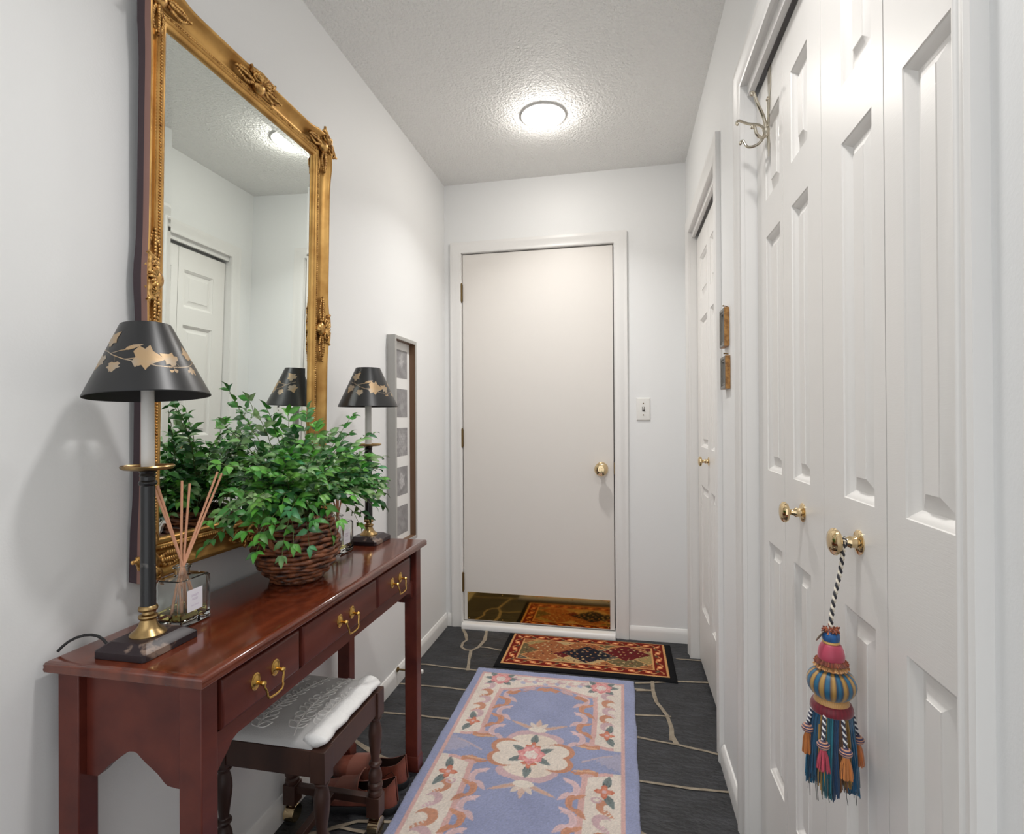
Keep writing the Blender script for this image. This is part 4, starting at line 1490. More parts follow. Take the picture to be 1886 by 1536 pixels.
def runner_col(X, Y):
    rs = np.random.RandomState(11)
    C = np.zeros(X.shape+(3,))
    C[:] = BLUE
    # gentle tonal mottling of hand-dyed wool
    mot = 4*np.sin(X*31+1.3*np.sin(Y*17))+3*np.sin(Y*43+2*np.sin(X*21))
    u = X-RCX
    au = np.abs(u)
    v = Y-RCY
    def put(mask, col):
        C[mask] = col
    far = 2.362
    # ivory field of the border, pink lines
    top = far-0.046
    put((au < 0.309) & (Y < top), PINK)
    put((au < 0.297) & (Y < top-0.012), IVORY)
    # inner pink line and blue centre, stepped near the corners
    inner_top = 2.205+0.030*np.cos(u/0.20*pi)*np.where(au < 0.2, 1, 0)
    side = 0.200+0.010*np.sin(v*7)
    put((au < side) & (Y < inner_top+0.015), PINK)
    put((au < side-0.018) & (Y < inner_top), BLUE)
    # notch between the side panels, opposite the medallion
    nt = (np.abs(v-0.012) < 0.060+0.26*np.clip(0.245-au, 0, 0.06)) & (au > 0.17) & (au < 0.297)
    nt2 = (np.abs(v-0.012) < 0.074+0.26*np.clip(0.255-au, 0, 0.07)) & (au > 0.17) & (au < 0.272)
    put(nt2, PINK)
    put(nt, BLUE)
    # grey-violet fan in the notch
    fan = nt & (au > 0.215) & (np.abs(v-0.012) < 0.052*(au-0.205)/0.09+0.006*np.sin(au*300))
    put(fan, (176, 172, 196))
    lines = (np.abs(v-0.012-0.03*np.sin((au-0.2)*20)) < 0.004) & (au > 0.17) & (au < 0.27)
    put(lines, (196, 176, 184))
    # rust brackets at the notch
    for sg in (-1, 1):
        br = (np.abs(v-0.012-sg*(0.066+0.10*np.clip(0.215-au, -0.02, 0.05)+0.006*np.sin(au*90))) < 0.011*np.clip((au-0.125)/0.05, 0.25, 1)) & (au > 0.135) & (au < 0.225)
        put(br, RUST)
        br = (np.abs(v-0.012-sg*(0.060+0.10*np.clip(0.205-au, -0.02, 0.05))) < 0.004) & (au > 0.145) & (au < 0.215)
        put(br, (226, 176, 138))
    # wavy ribbon of scrolls around the blue centre
    for sg in (-1, 1):
        for k in range(16):
            yy = 2.150-k*0.0640
            if abs(yy-RCY-0.012) < 0.085:
                continue
            cc = RUST if k % 2 else (222, 188, 190)
            ou = 1 if k % 2 else -1
            cx = RCX+sg*(0.155+0.006*ou)
            rr = 0.034 if k % 2 else 0.036
            a = ell(X, Y, cx, yy, 0.026, rr, 0.25*sg)
            hole = ell(X, Y, cx+sg*ou*0.016, yy-0.004, 0.021, 0.024, 0.25*sg)
            put((a < 1) & (hole > 1), cc)
            put((a < 0.80) & (a > 0.62) & (hole > 1.25), tuple(min(255, q_+14) for q_ in cc))
            # curling tips that carry the ribbon to the next scroll
            lm, uu, vv = leafm(X, Y, cx+sg*ou*0.004, yy-rr*0.62, 0.050, 0.024, -pi/2+sg*ou*0.75)
            put(lm, cc)
            lm, uu, vv = leafm(X, Y, cx+sg*ou*0.002, yy+rr*0.70, 0.034, 0.018, sg*ou*0.5 if sg*ou > 0 else pi+sg*ou*-0.5*-1)
            put(lm, tuple(min(255, q_+10) for q_ in cc))
    # ribbon across the far end
    yt = 2.196+0.028*np.cos(np.clip(au, 0, 0.17)/0.17*pi*0.9)-0.012
    s = np.sin(au*2*pi/0.12+0.6)
    put((np.abs(Y-yt-0.004*np.sin(u*150)) < 0.012*np.clip(s*1.5, 0, 1)+0.002) & (au < 0.17), RUST)
    put((np.abs(Y-yt-0.012) < 0.011*np.clip(-s*1.5, 0, 1)) & (au < 0.17), MAUVE)
    # scrolls in the far ivory band
    for k in range(-3, 4):
        cx = RCX+k*0.048
        cy = 2.272+0.012*(k % 2)
        put(ell(X, Y, cx, cy, 0.021, 0.016, 0.5*(1 if k % 2 else -1)) < 1, MAUVE if k % 2 else (226, 190, 186))
        put(ell(X, Y, cx+0.006, cy+0.005, 0.011, 0.008) < 1, IVORY)
        put(ell(X, Y, cx-0.018, cy-0.020, 0.010, 0.012, 0.7) < 1, (190, 186, 206))
    # swirls down the side panels
    for sg in (-1, 1):
        for k, (yy, cc) in enumerate(((2.20, MAUVE), (2.145, RUST), (2.09, MAUVE), (2.035, RUST), (1.985, MAUVE), (1.575, RUST), (1.515, MAUVE), (1.44, RUST), (1.37, MAUVE), (1.29, RUST), (1.21, MAUVE), (1.12, RUST), (1.04, MAUVE))):
            cx = RCX+sg*0.248+0.004*(k % 3-1)
            big = 1.25 if yy < 1.5 else 1.0
            a = ell(X, Y, cx, yy, 0.027*big, 0.030*big, 0.5*sg)
            hole = ell(X, Y, cx+sg*0.013*big, yy-0.008*big, 0.019*big, 0.021*big, 0.5*sg)
            put((a < 1) & (hole > 1), cc)
            lm, uu, vv = leafm(X, Y, cx-sg*0.01, yy-0.014*big, 0.045*big, 0.024, -pi/2+sg*0.9)
            put(lm & (np.sin(uu*26) > -0.5), tuple(min(255, q_+8) for q_ in cc))
    # flowers with leaves
    def flower(cx, cy, r, kind, rots, ll=0.046):
        for rt in rots:
            lm, uu, vv = leafm(X, Y, cx+r*0.6*cos(rt), cy+r*0.6*sin(rt), ll, 0.030, rt)
            put(lm, GREEN)
            put(lm & (np.abs(vv) < 0.10) & (uu < 0.6), (96, 108, 106))
            put(lm & (np.abs(np.abs(vv)-0.32) < 0.07) & (uu > 0.12) & (uu < 0.34), DKG)
        th = np.arctan2(Y-cy, X-cx)
        rr = np.hypot(X-cx, Y-cy)
        if kind == 'rose':
            put(rr < r*(1+0.10*np.sin(th*7)), ROSE)
            put(rr < r*0.78*(1+0.12*np.sin(th*6+1)), (240, 176, 172))
            put((rr < r*0.62*(1+0.12*np.sin(th*5))), ROSE)
            put(rr < r*0.50*(1+0.10*np.sin(th*6)), (242, 226, 216))
            put((rr < r*0.46) & (np.sin(th*3+rr*400) > 0.86), (232, 190, 184))
        else:
            put(rr < r*(0.78+0.30*np.cos(th*4)), ORNG)
            put(rr < r*(0.50+0.24*np.cos(th*4)), (226, 140, 108))
            put((rr < r*0.62) & (np.abs(np.sin(th*2)) < 0.16) & (rr > r*0.3), (178, 76, 52))
            put(rr < r*0.24, (226, 190, 190))
    for sg in (-1, 1):
        flower(RCX+sg*0.215, 2.268, 0.042, 'rose', [0.7, 2.4, pi-0.05, -2.4, -0.75, 0.1] if True else [])
        flower(RCX+sg*0.247, 1.932, 0.026, 'small', [pi/2-0.25*sg, -pi/2+0.35*sg], 0.052)
        flower(RCX+sg*0.247, 1.640, 0.029, 'small', [pi/2-0.2*sg, -pi/2+0.4*sg], 0.058)
        put((ell(X, Y, RCX+sg*0.225, 1.600, 0.017, 0.013) < 1) & (ell(X, Y, RCX+sg*0.225, 1.601, 0.010, 0.007) > 1), MAUVE)
    # medallion
    for sv in (-1, 1):
        cy = RCY+sv*0.085
        put(ell(X, Y, RCX, cy, 0.100, 0.052) < 1+0.10*np.sin(np.arctan2(Y-cy, X-RCX)*6), MAUVE)
        put(ell(X, Y, RCX, cy-sv*0.012, 0.080, 0.042) < 1, (238, 222, 206))
        # side lobes handled below; lotus tips
        cy = RCY+sv*0.150
        for a, l_ in ((0, 0.075), (0.55, 0.060), (-0.55, 0.060)):
            lm, uu, vv = leafm(X, Y, RCX, cy-sv*0.012, l_, 0.030, sv*pi/2+a)
            put(lm, (232, 214, 200) if abs(a) > 0 else (222, 188, 172))
        for a in (1.15, -1.15):
            lm, uu, vv = leafm(X, Y, RCX, cy-sv*0.008, 0.115, 0.024, sv*pi/2+a)
            put(lm, (200, 182, 186))
            put(lm & (np.abs(vv) < 0.25), (214, 172, 150))
        put(ell(X, Y, RCX, cy-sv*0.004, 0.034, 0.016) < 1, (240, 228, 214))
    for su in (-1, 1):
        for dv in (-0.024, 0.024):
            cx = RCX+su*0.092
            put(ell(X, Y, cx, RCY+dv*1.35, 0.052, 0.044) < 1, RUST)
        for dv in (-0.024, 0.024):
            cx = RCX+su*0.076
            put(ell(X, Y, cx, RCY+dv*1.25, 0.050, 0.036) < 1, (240, 226, 212))
        put((np.abs(v) < 0.040) & (np.abs(u) < 0.085), (240, 226, 212))
    flower(RCX, RCY+0.046, 0.024, 'small', [pi/2], 0.058)
    flower(RCX, RCY-0.046, 0.024, 'small', [-pi/2], 0.058)
    flower(RCX, RCY, 0.044, 'rose', [0.55, pi-0.55, pi+0.55, -0.55], 0.056)
    # outer blue margin
    C += mot[..., None]*0.7
    return C


rug_mesh('runner_rug', -0.6465, 0.046, 0.98, 2.362, 0.012, 0.0031, runner_col, 'pale blue floral wool runner rug on the slate floor', 'rug', M_RUG, 0.0005, 0.003)

MRX0, MRX1, MRY0, MRY1 = -0.585, 0.231, 2.392, 2.778


def mat_col(X, Y):
    rs = np.random.RandomState(5)
    C = np.zeros(X.shape+(3,))
    C[:] = (24, 24, 26)
    RED, GOLD, TAN, NAVY, OLV, TERR, DRED = (112, 34, 26), (200, 150, 98), (176, 150, 108), (36, 36, 44), (104, 90, 62), (150, 92, 58), (96, 32, 34)
    a0, a1, b0, b1 = -0.558, 0.200, 2.424, 2.776
    def put(m, c):
        C[m] = c
    ins = np.minimum(np.minimum(X-a0, a1-X), np.minimum(Y-b0, b1-Y))
    put(ins > 0, GOLD)
    put(ins > 0.010, RED)
    # vine pattern in the border, running along the perimeter
    horiz = np.minimum(Y-b0, b1-Y) < np.minimum(X-a0, a1-X)
    s = np.where(horiz, X, Y)
    d = ins-0.036
    bord = (ins > 0.012) & (ins < 0.060)
    put(bord & (np.abs(d-0.013*np.sin(s*2*pi/0.075)) < 0.0035), (196, 140, 92))
    ph = (s/0.075) % 1.0
    put(bord & (((ph-0.5)*0.075/0.016)**2+(d/0.012)**2 < 1), (206, 120, 74))
    put(bord & (((ph-0.5)*0.075/0.008)**2+(d/0.006)**2 < 1), (226, 178, 130))
    put(bord & ((((ph+0.5) % 1.0-0.5)*0.075/0.010)**2+((d-0.009)/0.007)**2 < 1), (88, 70, 52))
    put(ins > 0.060, GOLD)
    put(ins > 0.068, OLV)
    fld = ins > 0.068
    cx, cy = (a0+a1)/2, (b0+b1)/2
    hx, hy = (a1-a0)/2-0.068, (b1-b0)/2-0.068
    u, v = (X-cx)/hx, (Y-cy)/hy
    # lattice of lozenges
    p = np.floor((u*1.55+v*0.78+0.02+4)/1.0).astype(int)
    r = np.floor((u*1.55-v*0.78+0.02+4)/1.0).astype(int)
    kk = (p*3+r*5) % 7
    pal = np.array([TERR, TAN, OLV, DRED, (92, 84, 74), (150, 128, 84), TERR], float)
    C[fld] = pal[kk][fld]
    f1 = ((u*1.55+v*0.78+4.02) % 1.0)
    f2 = ((u*1.55-v*0.78+4.02) % 1.0)
    cen = fld & (np.abs(u-0.03)*1.95+np.abs(v+0.12)*0.92 < 0.78)
    put(cen, NAVY)
    lt = fld & (np.abs(u+0.56)*1.95+np.abs(v-0.35)*0.92 < 0.72)
    put(lt, TERR)
    rt = fld & (np.abs(u-0.62)*1.95+np.abs(v-0.32)*0.92 < 0.72)
    put(rt, DRED)
    put(fld & ~cen & ~lt & ~rt & ((np.minimum(f1, 1-f1) < 0.022) | (np.minimum(f2, 1-f2) < 0.022)), GOLD)
    # small blossoms scattered on a jittered lattice
    for gx in range(20):
        for gy in range(8):
            px = a0+0.084+gx*0.031+rs.uniform(-0.006, 0.006)+(gy % 2)*0.015
            py = b0+0.082+gy*0.0275+rs.uniform(-0.004, 0.004)
            if px > a1-0.080 or py > b1-0.076:
                continue
            th = np.arctan2(Y-py, X-px)
            rr = np.hypot(X-px, Y-py)
            big = rs.rand()
            m = rr < 0.0062*(0.7+0.35*np.cos(th*5+big*6))*(0.8+0.5*big)
            put(m & fld, [(200, 160, 108), (188, 124, 82), (92, 48, 42), (190, 160, 118)][int(big*3.99)])
            lm, uu, vv = leafm(X, Y, px, py, 0.014, 0.006, big*6.28)
            put(lm & fld & ~m, [(84, 72, 50), (176, 134, 92), (58, 46, 44)][int(big*2.99)])
    return C


rug_mesh('door_mat', MRX0, MRX1, MRY0, MRY1, 0.008, 0.0025, mat_col, 'small red and gold patterned mat with black edge before the entry door', 'mat', M_DMAT, 0.0002)

# ------------------------------------------------------------------ tall silver photo frame on the left wall
PFY0, PFY1, PFZ0, PFZ1 = 2.080, 2.318, 0.598, 1.497
pf = thing('picture_frame', 'tall narrow silver frame with five grey flower prints on the left wall', 'picture', (XL, (PFY0+PFY1)/2, PFZ0))
q = B()
fn = lambda a, b, h: (XL+0.0005+h, a, b)
wv = 0.016
P = [(PFY0+wv, PFZ0+wv, -1, -1), (PFY1-wv, PFZ0+wv, 1, -1), (PFY1-wv, PFZ1-wv, 1, 1), (PFY0+wv, PFZ1-wv, -1, 1)]
prof = [(0.0, 0.006), (0.0, 0.0365), (0.0015, 0.038), (0.0145, 0.038), (0.016, 0.0365), (0.016, 0.0)]
rings = [[fn(a+ma*u, b+mb*u, h) for u, h in prof] for a, b, ma, mb in P]
vr = [[q.v(p) for p in r] for r in rings]
vr.append(vr[0])
for p, t in zip(vr, vr[1:]):
    for i in range(len(prof)-1):
        q.mi = 1 if i == 0 else 0
        q.face([p[i], p[i+1], t[i+1], t[i]])
q.obj('frame', [M_SILVER, M_BROWNIN], pf, smooth=30)
B().box(XL+0.004, XL+0.0095, PFY0+wv-0.004, PFY1-wv+0.004, PFZ0+wv-0.004, PFZ1-wv+0.004).obj('mat_board', M_MAT, pf, smooth=0)
for k, z1 in enumerate((1.446, 1.275, 1.104, 0.933, 0.762)):
    z0 = z1-0.124
    ya, yb = 2.146, 2.272
    n, mm_ = 40, 40
    q = B()
    g = [[q.v((XL+0.0100, ya+(yb-ya)*i/n, z0+(z1-z0)*j/mm_)) for j in range(mm_+1)] for i in range(n+1)]
    for i in range(n):
        for j in range(mm_):
            q.face([g[i][j], g[i+1][j], g[i+1][j+1], g[i][j+1]])
    o = q.obj('flower_print', M_PRINT, pf, smooth=0, weld=False)
    yy, zz = np.meshgrid(np.linspace(0, 1, n+1), np.linspace(0, 1, mm_+1), indexing='ij')
    rs = np.random.RandomState(40+k)
    base = 146+rs.normal(0, 3, yy.shape)
    cx, cz, rad = [(0.5, 0.62, 0.26), (0.5, 0.35, 0.22), (0.5, 0.45, 0.45), (0.52, 0.5, 0.30), (0.6, 0.3, 0.24)][k]
    th = np.arctan2(zz-cz, yy-cx)
    rr = np.hypot((yy-cx)*1.0, (zz-cz)*0.75)
    amp = [34, 16, 20, 48, 12][k]
    pet = rad*(0.80+0.14*np.cos(th*5+k)+0.08*np.cos(th*9))
    base += amp*np.clip((pet-rr)/0.07, 0, 1)*(0.72+0.28*np.sin(rr*46+2*np.cos(th*5)))
    base += 9*np.sin(yy*7+3*np.sin(zz*5+k))*np.sin(zz*9+k)
    if k == 2:
        base += 16*(np.sin(yy*38)*np.sin(zz*34) > 0.4)
    base -= 10*(np.abs(np.sin(yy*6+zz*4)) < 0.1)
    col = np.stack([base+2, base, base], -1)
    # vertex order: created column by column, x index outer
    colour_mesh(o, np.clip(col.reshape(-1, 3), 0, 255))

# ------------------------------------------------------------------ switch, small pictures, door stop
sw = thing('light_switch', 'white toggle light switch plate right of the entry door', 'light switch', (0.111, YB, 1.1875))
q = B()
rg = [[(0.111+sx*(0.035-i), YB-h, 1.1875+sz*(0.0585-i)) for sx, sz in ((-1, -1), (1, -1), (1, 1), (-1, 1))] for i, h in ((0, 0), (0, 0.002), (0.004, 0.006), (0.006, 0.0063))]
q.rings(rg, True, True, True)
pp = q.obj('plate', M_PLASTIC, sw, smooth=20)
B().box(0.105, 0.117, YB-0.0068, YB-0.006, 1.1755, 1.1995).obj('slot', M_DARK, pp, smooth=0)
q = B()
q.rings([[(0.1075, YB-0.0066, 1.1815), (0.1145, YB-0.0066, 1.1815), (0.1145, YB-0.0066, 1.1945), (0.1075, YB-0.0066, 1.1945)],
         [(0.1080, YB-0.017, 1.1925), (0.1140, YB-0.017, 1.1925), (0.1140, YB-0.015, 1.1985), (0.1080, YB-0.015, 1.1985)]], True, True, True)
q.obj('toggle', M_PLASTIC, sw, bevel=0.0008)
for z in (1.1875-0.030, 1.1875+0.030):
    B().lathe([(0.003, -0.006), (0.003, -0.0072), (0.0015, -0.0076)], (0.111, YB, z), 12, 'y').obj('screw', M_HINGE, pp)


def small_picture(label, y0, y1, z0, z1):
    t = thing('small_picture', label, 'picture', (XR, (y0+y1)/2, z0), group='small framed pictures between the closets')
    q = B()
    fn = lambda a, b, h: (XR-0.0004-h, a, b)
    w_ = 0.019
    P = [(y0+w_, z0+w_, -1, -1), (y1-w_, z0+w_, 1, -1), (y1-w_, z1-w_, 1, 1), (y0+w_, z1-w_, -1, 1)]
    prof = [(0, 0.004), (0, 0.009), (0.003, 0.0135), (0.008, 0.0115), (0.011, 0.0150), (0.017, 0.0155), (0.019, 0.0142), (0.019, 0.0)]
    rings = [[fn(a+ma*u, b+mb*u, h) for u, h in prof] for a, b, ma, mb in P]
    vr = [[q.v(p) for p in r] for r in rings]
    vr.append(vr[0])
    for p, tt in zip(vr, vr[1:]):
        for i in range(len(prof)-1):
            q.mi = 1 if i == len(prof)-2 else 0
            q.face([p[i], p[i+1], tt[i+1], tt[i]])
    q.obj('frame', [M_PEWTER, M_BURL], t, smooth=35)
    B().box(XR-0.0062, XR-0.002, y0+w_-0.003, y1-w_+0.003, z0+w_-0.003, z1-w_+0.003).obj('picture', M_PIC, t, smooth=0)
    q = B().tube([(XR-0.0005, (y0+y1)/2-0.012, z1+0.0065), (XR-0.012, (y0+y1)/2-0.012, z1+0.0085)], 0.0016, 8)
    q.ball((XR-0.0125, (y0+y1)/2-0.012, z1+0.0086), 0.0026, seg=8, rg=6)
    q.obj('nail', M_HINGE, t)


small_picture('upper of two small gold-sided pictures on the wall strip between the closets', 1.737, 1.812, 1.362, 1.481)
small_picture('lower of two small gold-sided pictures on the wall strip between the closets', 1.725, 1.802, 1.230, 1.331)

ds = thing('door_stop', 'small door stop with white tip on the left baseboard behind the far table leg', 'door stop', (XL+0.013, 2.144, 0.072))
B().lathe([(0.011, 0), (0.011, 0.004), (0.005, 0.008), (0.004, 0.010), (0.004, 0.102)], (XL+0.0132, 2.144, 0.072), 16, 'x').obj('rod', M_HINGE, ds)
B().lathe([(0.0065, 0.101), (0.0085, 0.103), (0.0085, 0.114), (0.006, 0.117)], (XL+0.0132, 2.144, 0.072), 16, 'x').obj('tip', M_PLASTIC, ds)

# ------------------------------------------------------------------ over-the-door hook
HX, HY, HZ = XD, 1.386, 1.832
hk = thing('coat_hook', 'silvery scrolled coat hook hanging over the top of the near closet door', 'coat hook', (HX, HY, HZ))
q = B()
q.box(HX-0.0022, HX-0.0006, HY-0.0125, HY+0.0125, 1.936, 1.9875)
q.box(HX-0.0022, HX+0.0345, HY-0.0125, HY+0.0125, 1.9862, 1.9878)
q.rings([[(HX-d, HY-w_, z), (HX-d, HY+w_, z), (HX-d-0.0016, HY+w_, z), (HX-d-0.0016, HY-w_, z)] for w_, z, d in ((0.0125, 1.938, 0.0006), (0.004, 1.915, 0.0012), (0.0035, 1.910, 0.0015))], True, True, True)
q.tube([(HX-0.003, HY, 1.915), (HX-0.0040, HY, 1.88), (HX-0.0045, HY, HZ), (HX-0.0040, HY, 1.80), (HX-0.0035, HY, 1.772)], [0.0042, 0.0032, 0.0036, 0.003, 0.0012], 10)
q.ball((HX-0.0045, HY, 1.908), 0.0052, (1, 1, 0.7), 10, 8)
q.obj('strap', M_NICKEL, hk, smooth=50, weld=False)
B().lathe([(0.004, -0.014), (0.0075, -0.012), (0.0085, -0.006), (0.0075, -0.001), (0.0090, 0.004), (0.0075, 0.010), (0.0045, 0.013)], (HX-0.0090, HY, HZ), 20).obj('collar', M_NICKEL, hk)


def prong(pts, r, curl, crad):
    P = [Vector((HX-d, HY+s, HZ+z)) for d, s, z in pts]
    # smooth the polyline
    Q = []
    n = len(P)
    for i in range(n-1):
        p0, p1, p2, p3 = P[max(i-1, 0)], P[i], P[i+1], P[min(i+2, n-1)]
        for k in range(6):
            t = k/6
            Q.append(0.5*((2*p1)+(-p0+p2)*t+(2*p0-5*p1+4*p2-p3)*t*t+(-p0+3*p1-3*p2+p3)*t**3))
    Q.append(P[-1])
    # end curl in the plane of the last direction and vertical
    d = (Q[-1]-Q[-2]).normalized()
    hd = Vector((d.x, d.y, 0)).normalized()
    a0 = math.atan2(d.z, d.dot(hd))
    p = Q[-1]
    m = 14
    for k in range(1, m+1):
        a = a0+curl*k/m
        stp = crad*(1-0.045*k)*abs(curl)/m
        p = p+(hd*cos(a)+Vector((0, 0, 1))*sin(a))*stp
        Q.append(p.copy())
    rr = [r*(1.05-0.35*min(1, i/len(Q))) for i in range(len(Q))]
    q = B().tube(Q, rr, 10)
    q.ball(Q[-1], r*1.05, seg=10, rg=8)
    return q.obj('prong', M_NICKEL, hk, smooth=60, weld=False)


prong([(0.009, -0.002, 0.004), (0.018, -0.012, 0.030), (0.034, -0.026, 0.055), (0.044, -0.034, 0.076)], 0.0040, -3.6, 0.0065)
prong([(0.009, 0.002, 0.004), (0.022, 0.014, 0.024), (0.044, 0.032, 0.040), (0.060, 0.044, 0.056)], 0.0036, -3.6, 0.0065)
prong([(0.009, -0.002, -0.004), (0.020, -0.008, -0.018), (0.034, -0.018, -0.014), (0.040, -0.022, 0.002)], 0.0040, -3.4, 0.0058)
prong([(0.009, 0.002, -0.004), (0.024, 0.014, -0.022), (0.044, 0.028, -0.020), (0.053, 0.034, -0.002)], 0.0036, -3.4, 0.0060)

# ------------------------------------------------------------------ tassel on the nearest knob
KX, KY, KZ = XD-0.0235, 0.910, 0.948        # neck of the knob
TX, TY = XD-0.048, 0.888                    # axis of the tassel
ts = thing('tassel', 'multicoloured striped tassel hanging from the nearest brass closet knob', 'tassel', (TX, TY, 0.82))
q = B()
cc = []
# twisted cord: two strands round the neck and down
def cord_path(t):
    if t < 0.25:
        a = pi*1.0*(t/0.25)-pi*0.1
        return Vector((KX+0.001*sin(a*3), KY-0.0072*sin(a-pi/2+0.3), KZ+0.0075*cos(a-pi/2)))
    u = (t-0.25)/0.75
    p0 = Vector((KX, KY-0.006, KZ+0.002))
    p1 = Vector((TX, TY, 0.824))
    return p0.lerp(p1, u)+Vector((0.0015*sin(u*6), 0, 0))
def colours(q, n0, c):
    cc.extend([c]*(len(q.bm.verts)-n0))
for ph, col in ((0, (28, 28, 38)), (pi, (224, 214, 196))):
    n0 = len(q.bm.verts)
    P = []
    for k in range(240):
        t = k/239
        p = cord_path(t)
        a = t*84+ph
        P.append(p+Vector((cos(a)*0.0016, sin(a)*0.0016, 0)))
    q.tube(P, 0.0019, 6)
    colours(q, n0, col)
for col, dx in (((28, 28, 38), -0.0016), ((224, 214, 196), 0.0008), ((28, 28, 38), 0.003)):
    n0 = len(q.bm.verts)
    q.tube([(KX+dx, KY+0.0076*cos(a), KZ+0.0076*sin(a)) for a in [2*pi*i/20 for i in range(21)]], 0.0015, 6)
    colours(q, n0, col)
o = q.obj('cord', M_TASSEL, ts, smooth=80, weld=False)
colour_mesh(o, cc)


def solid(name, prof, colfn, seg=48, parent=ts, c=(TX, TY, 0), m=M_TASSEL):
    q = B()
    rg = []
    cols = []
    for r, z in prof:
        rg.append([(c[0]+r*cos(2*pi*i/seg), c[1]+r*sin(2*pi*i/seg), c[2]+z) for i in range(seg)])
        cols += [colfn(2*pi*i/seg, z) for i in range(seg)]
    q.rings(rg, True, True, True)
    o = q.obj(name, m, parent, smooth=60, weld=False)
    colour_mesh(o, cols)
    return o


def ribs(a, n):
    return 0.86+0.14*abs(cos(a*n/2))


# ruffled top
q = B()
cc = []
rt = random.Random(9)
for k in range(70):
    a = rt.random()*2*pi
    r1 = 0.009+0.004*rt.random()
    n0 = len(q.bm.verts)
    z = 0.8165+rt.random()*0.006
    q.tube([(TX+0.004*cos(a), TY+0.004*sin(a), z-0.004), (TX+r1*0.8*cos(a), TY+r1*0.8*sin(a), z), (TX+r1*cos(a), TY+r1*sin(a), z+rt.uniform(-0.003, 0.003))], 0.0011, 4)
    colours(q, n0, rt.choice([(140, 62, 28), (166, 84, 40), (110, 44, 24), (150, 72, 30)]))
o = q.obj('top_ruffle', M_TASSEL, ts, smooth=80, weld=False)
colour_mesh(o, cc)
solid('blue_collar', [(0.007, 0.8165), (0.0112, 0.8145), (0.0122, 0.810), (0.0118, 0.805), (0.0105, 0.8025)], lambda a, z: tuple(v*ribs(a, 40) for v in (18, 88, 150)))
solid('gold_ring', [(0.0108, 0.8035), (0.0120, 0.802), (0.0120, 0.8005), (0.0108, 0.799)], lambda a, z: (214, 168, 96))
solid('pink_dome', [(0.0105, 0.8005), (0.0140, 0.797), (0.0165, 0.791), (0.0180, 0.784), (0.0182, 0.778), (0.0170, 0.774)], lambda a, z: tuple(v*ribs(a, 46) for v in (190, 66, 92)))
for nm, z0, r0, cols_, n_ in (('brown_ruffle', 0.7725, 0.0165, [(120, 52, 24), (146, 68, 30), (98, 40, 20)], 150), ('gold_ruffle', 0.7660, 0.0175, [(186, 132, 76), (160, 104, 56), (206, 156, 100)], 110)):
    q = B()
    cc = []
    for k in range(n_):
        a = 2*pi*k/n_+rt.uniform(-0.03, 0.03)
        rr = r0+0.0058+rt.uniform(-0.0015, 0.001)
        n0 = len(q.bm.verts)
        z = z0+rt.uniform(-0.001, 0.001)
        q.tube([(TX+0.013*cos(a), TY+0.013*sin(a), z+0.003), (TX+r0*cos(a), TY+r0*sin(a), z+0.0035), (TX+rr*cos(a), TY+rr*sin(a), z-0.002)], 0.0011, 4)
        colours(q, n0, rt.choice(cols_))
    o = q.obj(nm, M_TASSEL, ts, smooth=80, weld=False)
    colour_mesh(o, cc)
solid('waist_core', [(0.0172, 0.7745), (0.0165, 0.768), (0.0172, 0.7605)], lambda a, z: (120, 70, 40))
MEL = [(0.0150, 0.7620), (0.0225, 0.7590), (0.0290, 0.7535), (0.0328, 0.7465), (0.0338, 0.7390), (0.0320, 0.7320), (0.0280, 0.7255), (0.0225, 0.7210), (0.0190, 0.7190)]
def melc(a, z):
    k = (a/(2*pi)*26) % 1.0
    n = int(a/(2*pi)*26)
    base = (16, 92, 126) if n % 2 else (170, 132, 66)
    base2 = (12, 62, 92) if n % 2 else (130, 94, 44)
    return base if 0.2 < k < 0.8 else base2
solid('striped_melon', MEL, melc, 160)
solid('gold_band', [(0.0190, 0.7205), (0.0212, 0.7190), (0.0228, 0.7160), (0.0240, 0.7125), (0.0235, 0.7110)], lambda a, z: tuple(v*ribs(a, 60) for v in (210, 160, 98)), 120)
solid('velvet_band', [(0.0225, 0.7125), (0.0265, 0.7110), (0.0285, 0.7060), (0.0290, 0.7000), (0.0275, 0.6975)], lambda a, z: tuple(v*(0.9+0.1*cos(a*31)) for v in (132, 22, 44)), 80)
# skirt: silk threads in coloured groups
q = B()
cc = []
GR = [(14, 88, 120), (14, 72, 108), (14, 80, 116), (148, 112, 56), (20, 94, 108), (12, 60, 100), (104, 66, 38), (160, 124, 64), (16, 84, 122)]
for k in range(1150):
    a = 2*pi*rt.random()
    lay = rt.random()
    g_ = int((a/(2*pi)*20+rt.uniform(-0.25, 0.25))) % len(GR)
    col = GR[g_]
    j = rt.uniform(0.72, 1.2)
    r0 = 0.015+0.0115*lay
    r1 = 0.016+0.0185*lay+rt.uniform(-0.002, 0.002)
    zb = 0.597+rt.uniform(-0.008, 0.006)+0.010*sin(a*4)
    P = []
    for i in range(6):
        t = i/5
        r = r0+(r1-r0)*t**0.8+0.001*sin(t*5+k)
        aa = a+0.05*sin(t*3+k)
        P.append((TX+r*cos(aa), TY+r*sin(aa), 0.699+(zb-0.699)*t))
    n0 = len(q.bm.verts)
    q.tube(P, [0.0013]*4+[0.0012, 0.0008], 4)
    colours(q, n0, tuple(min(255, v*j) for v in col))
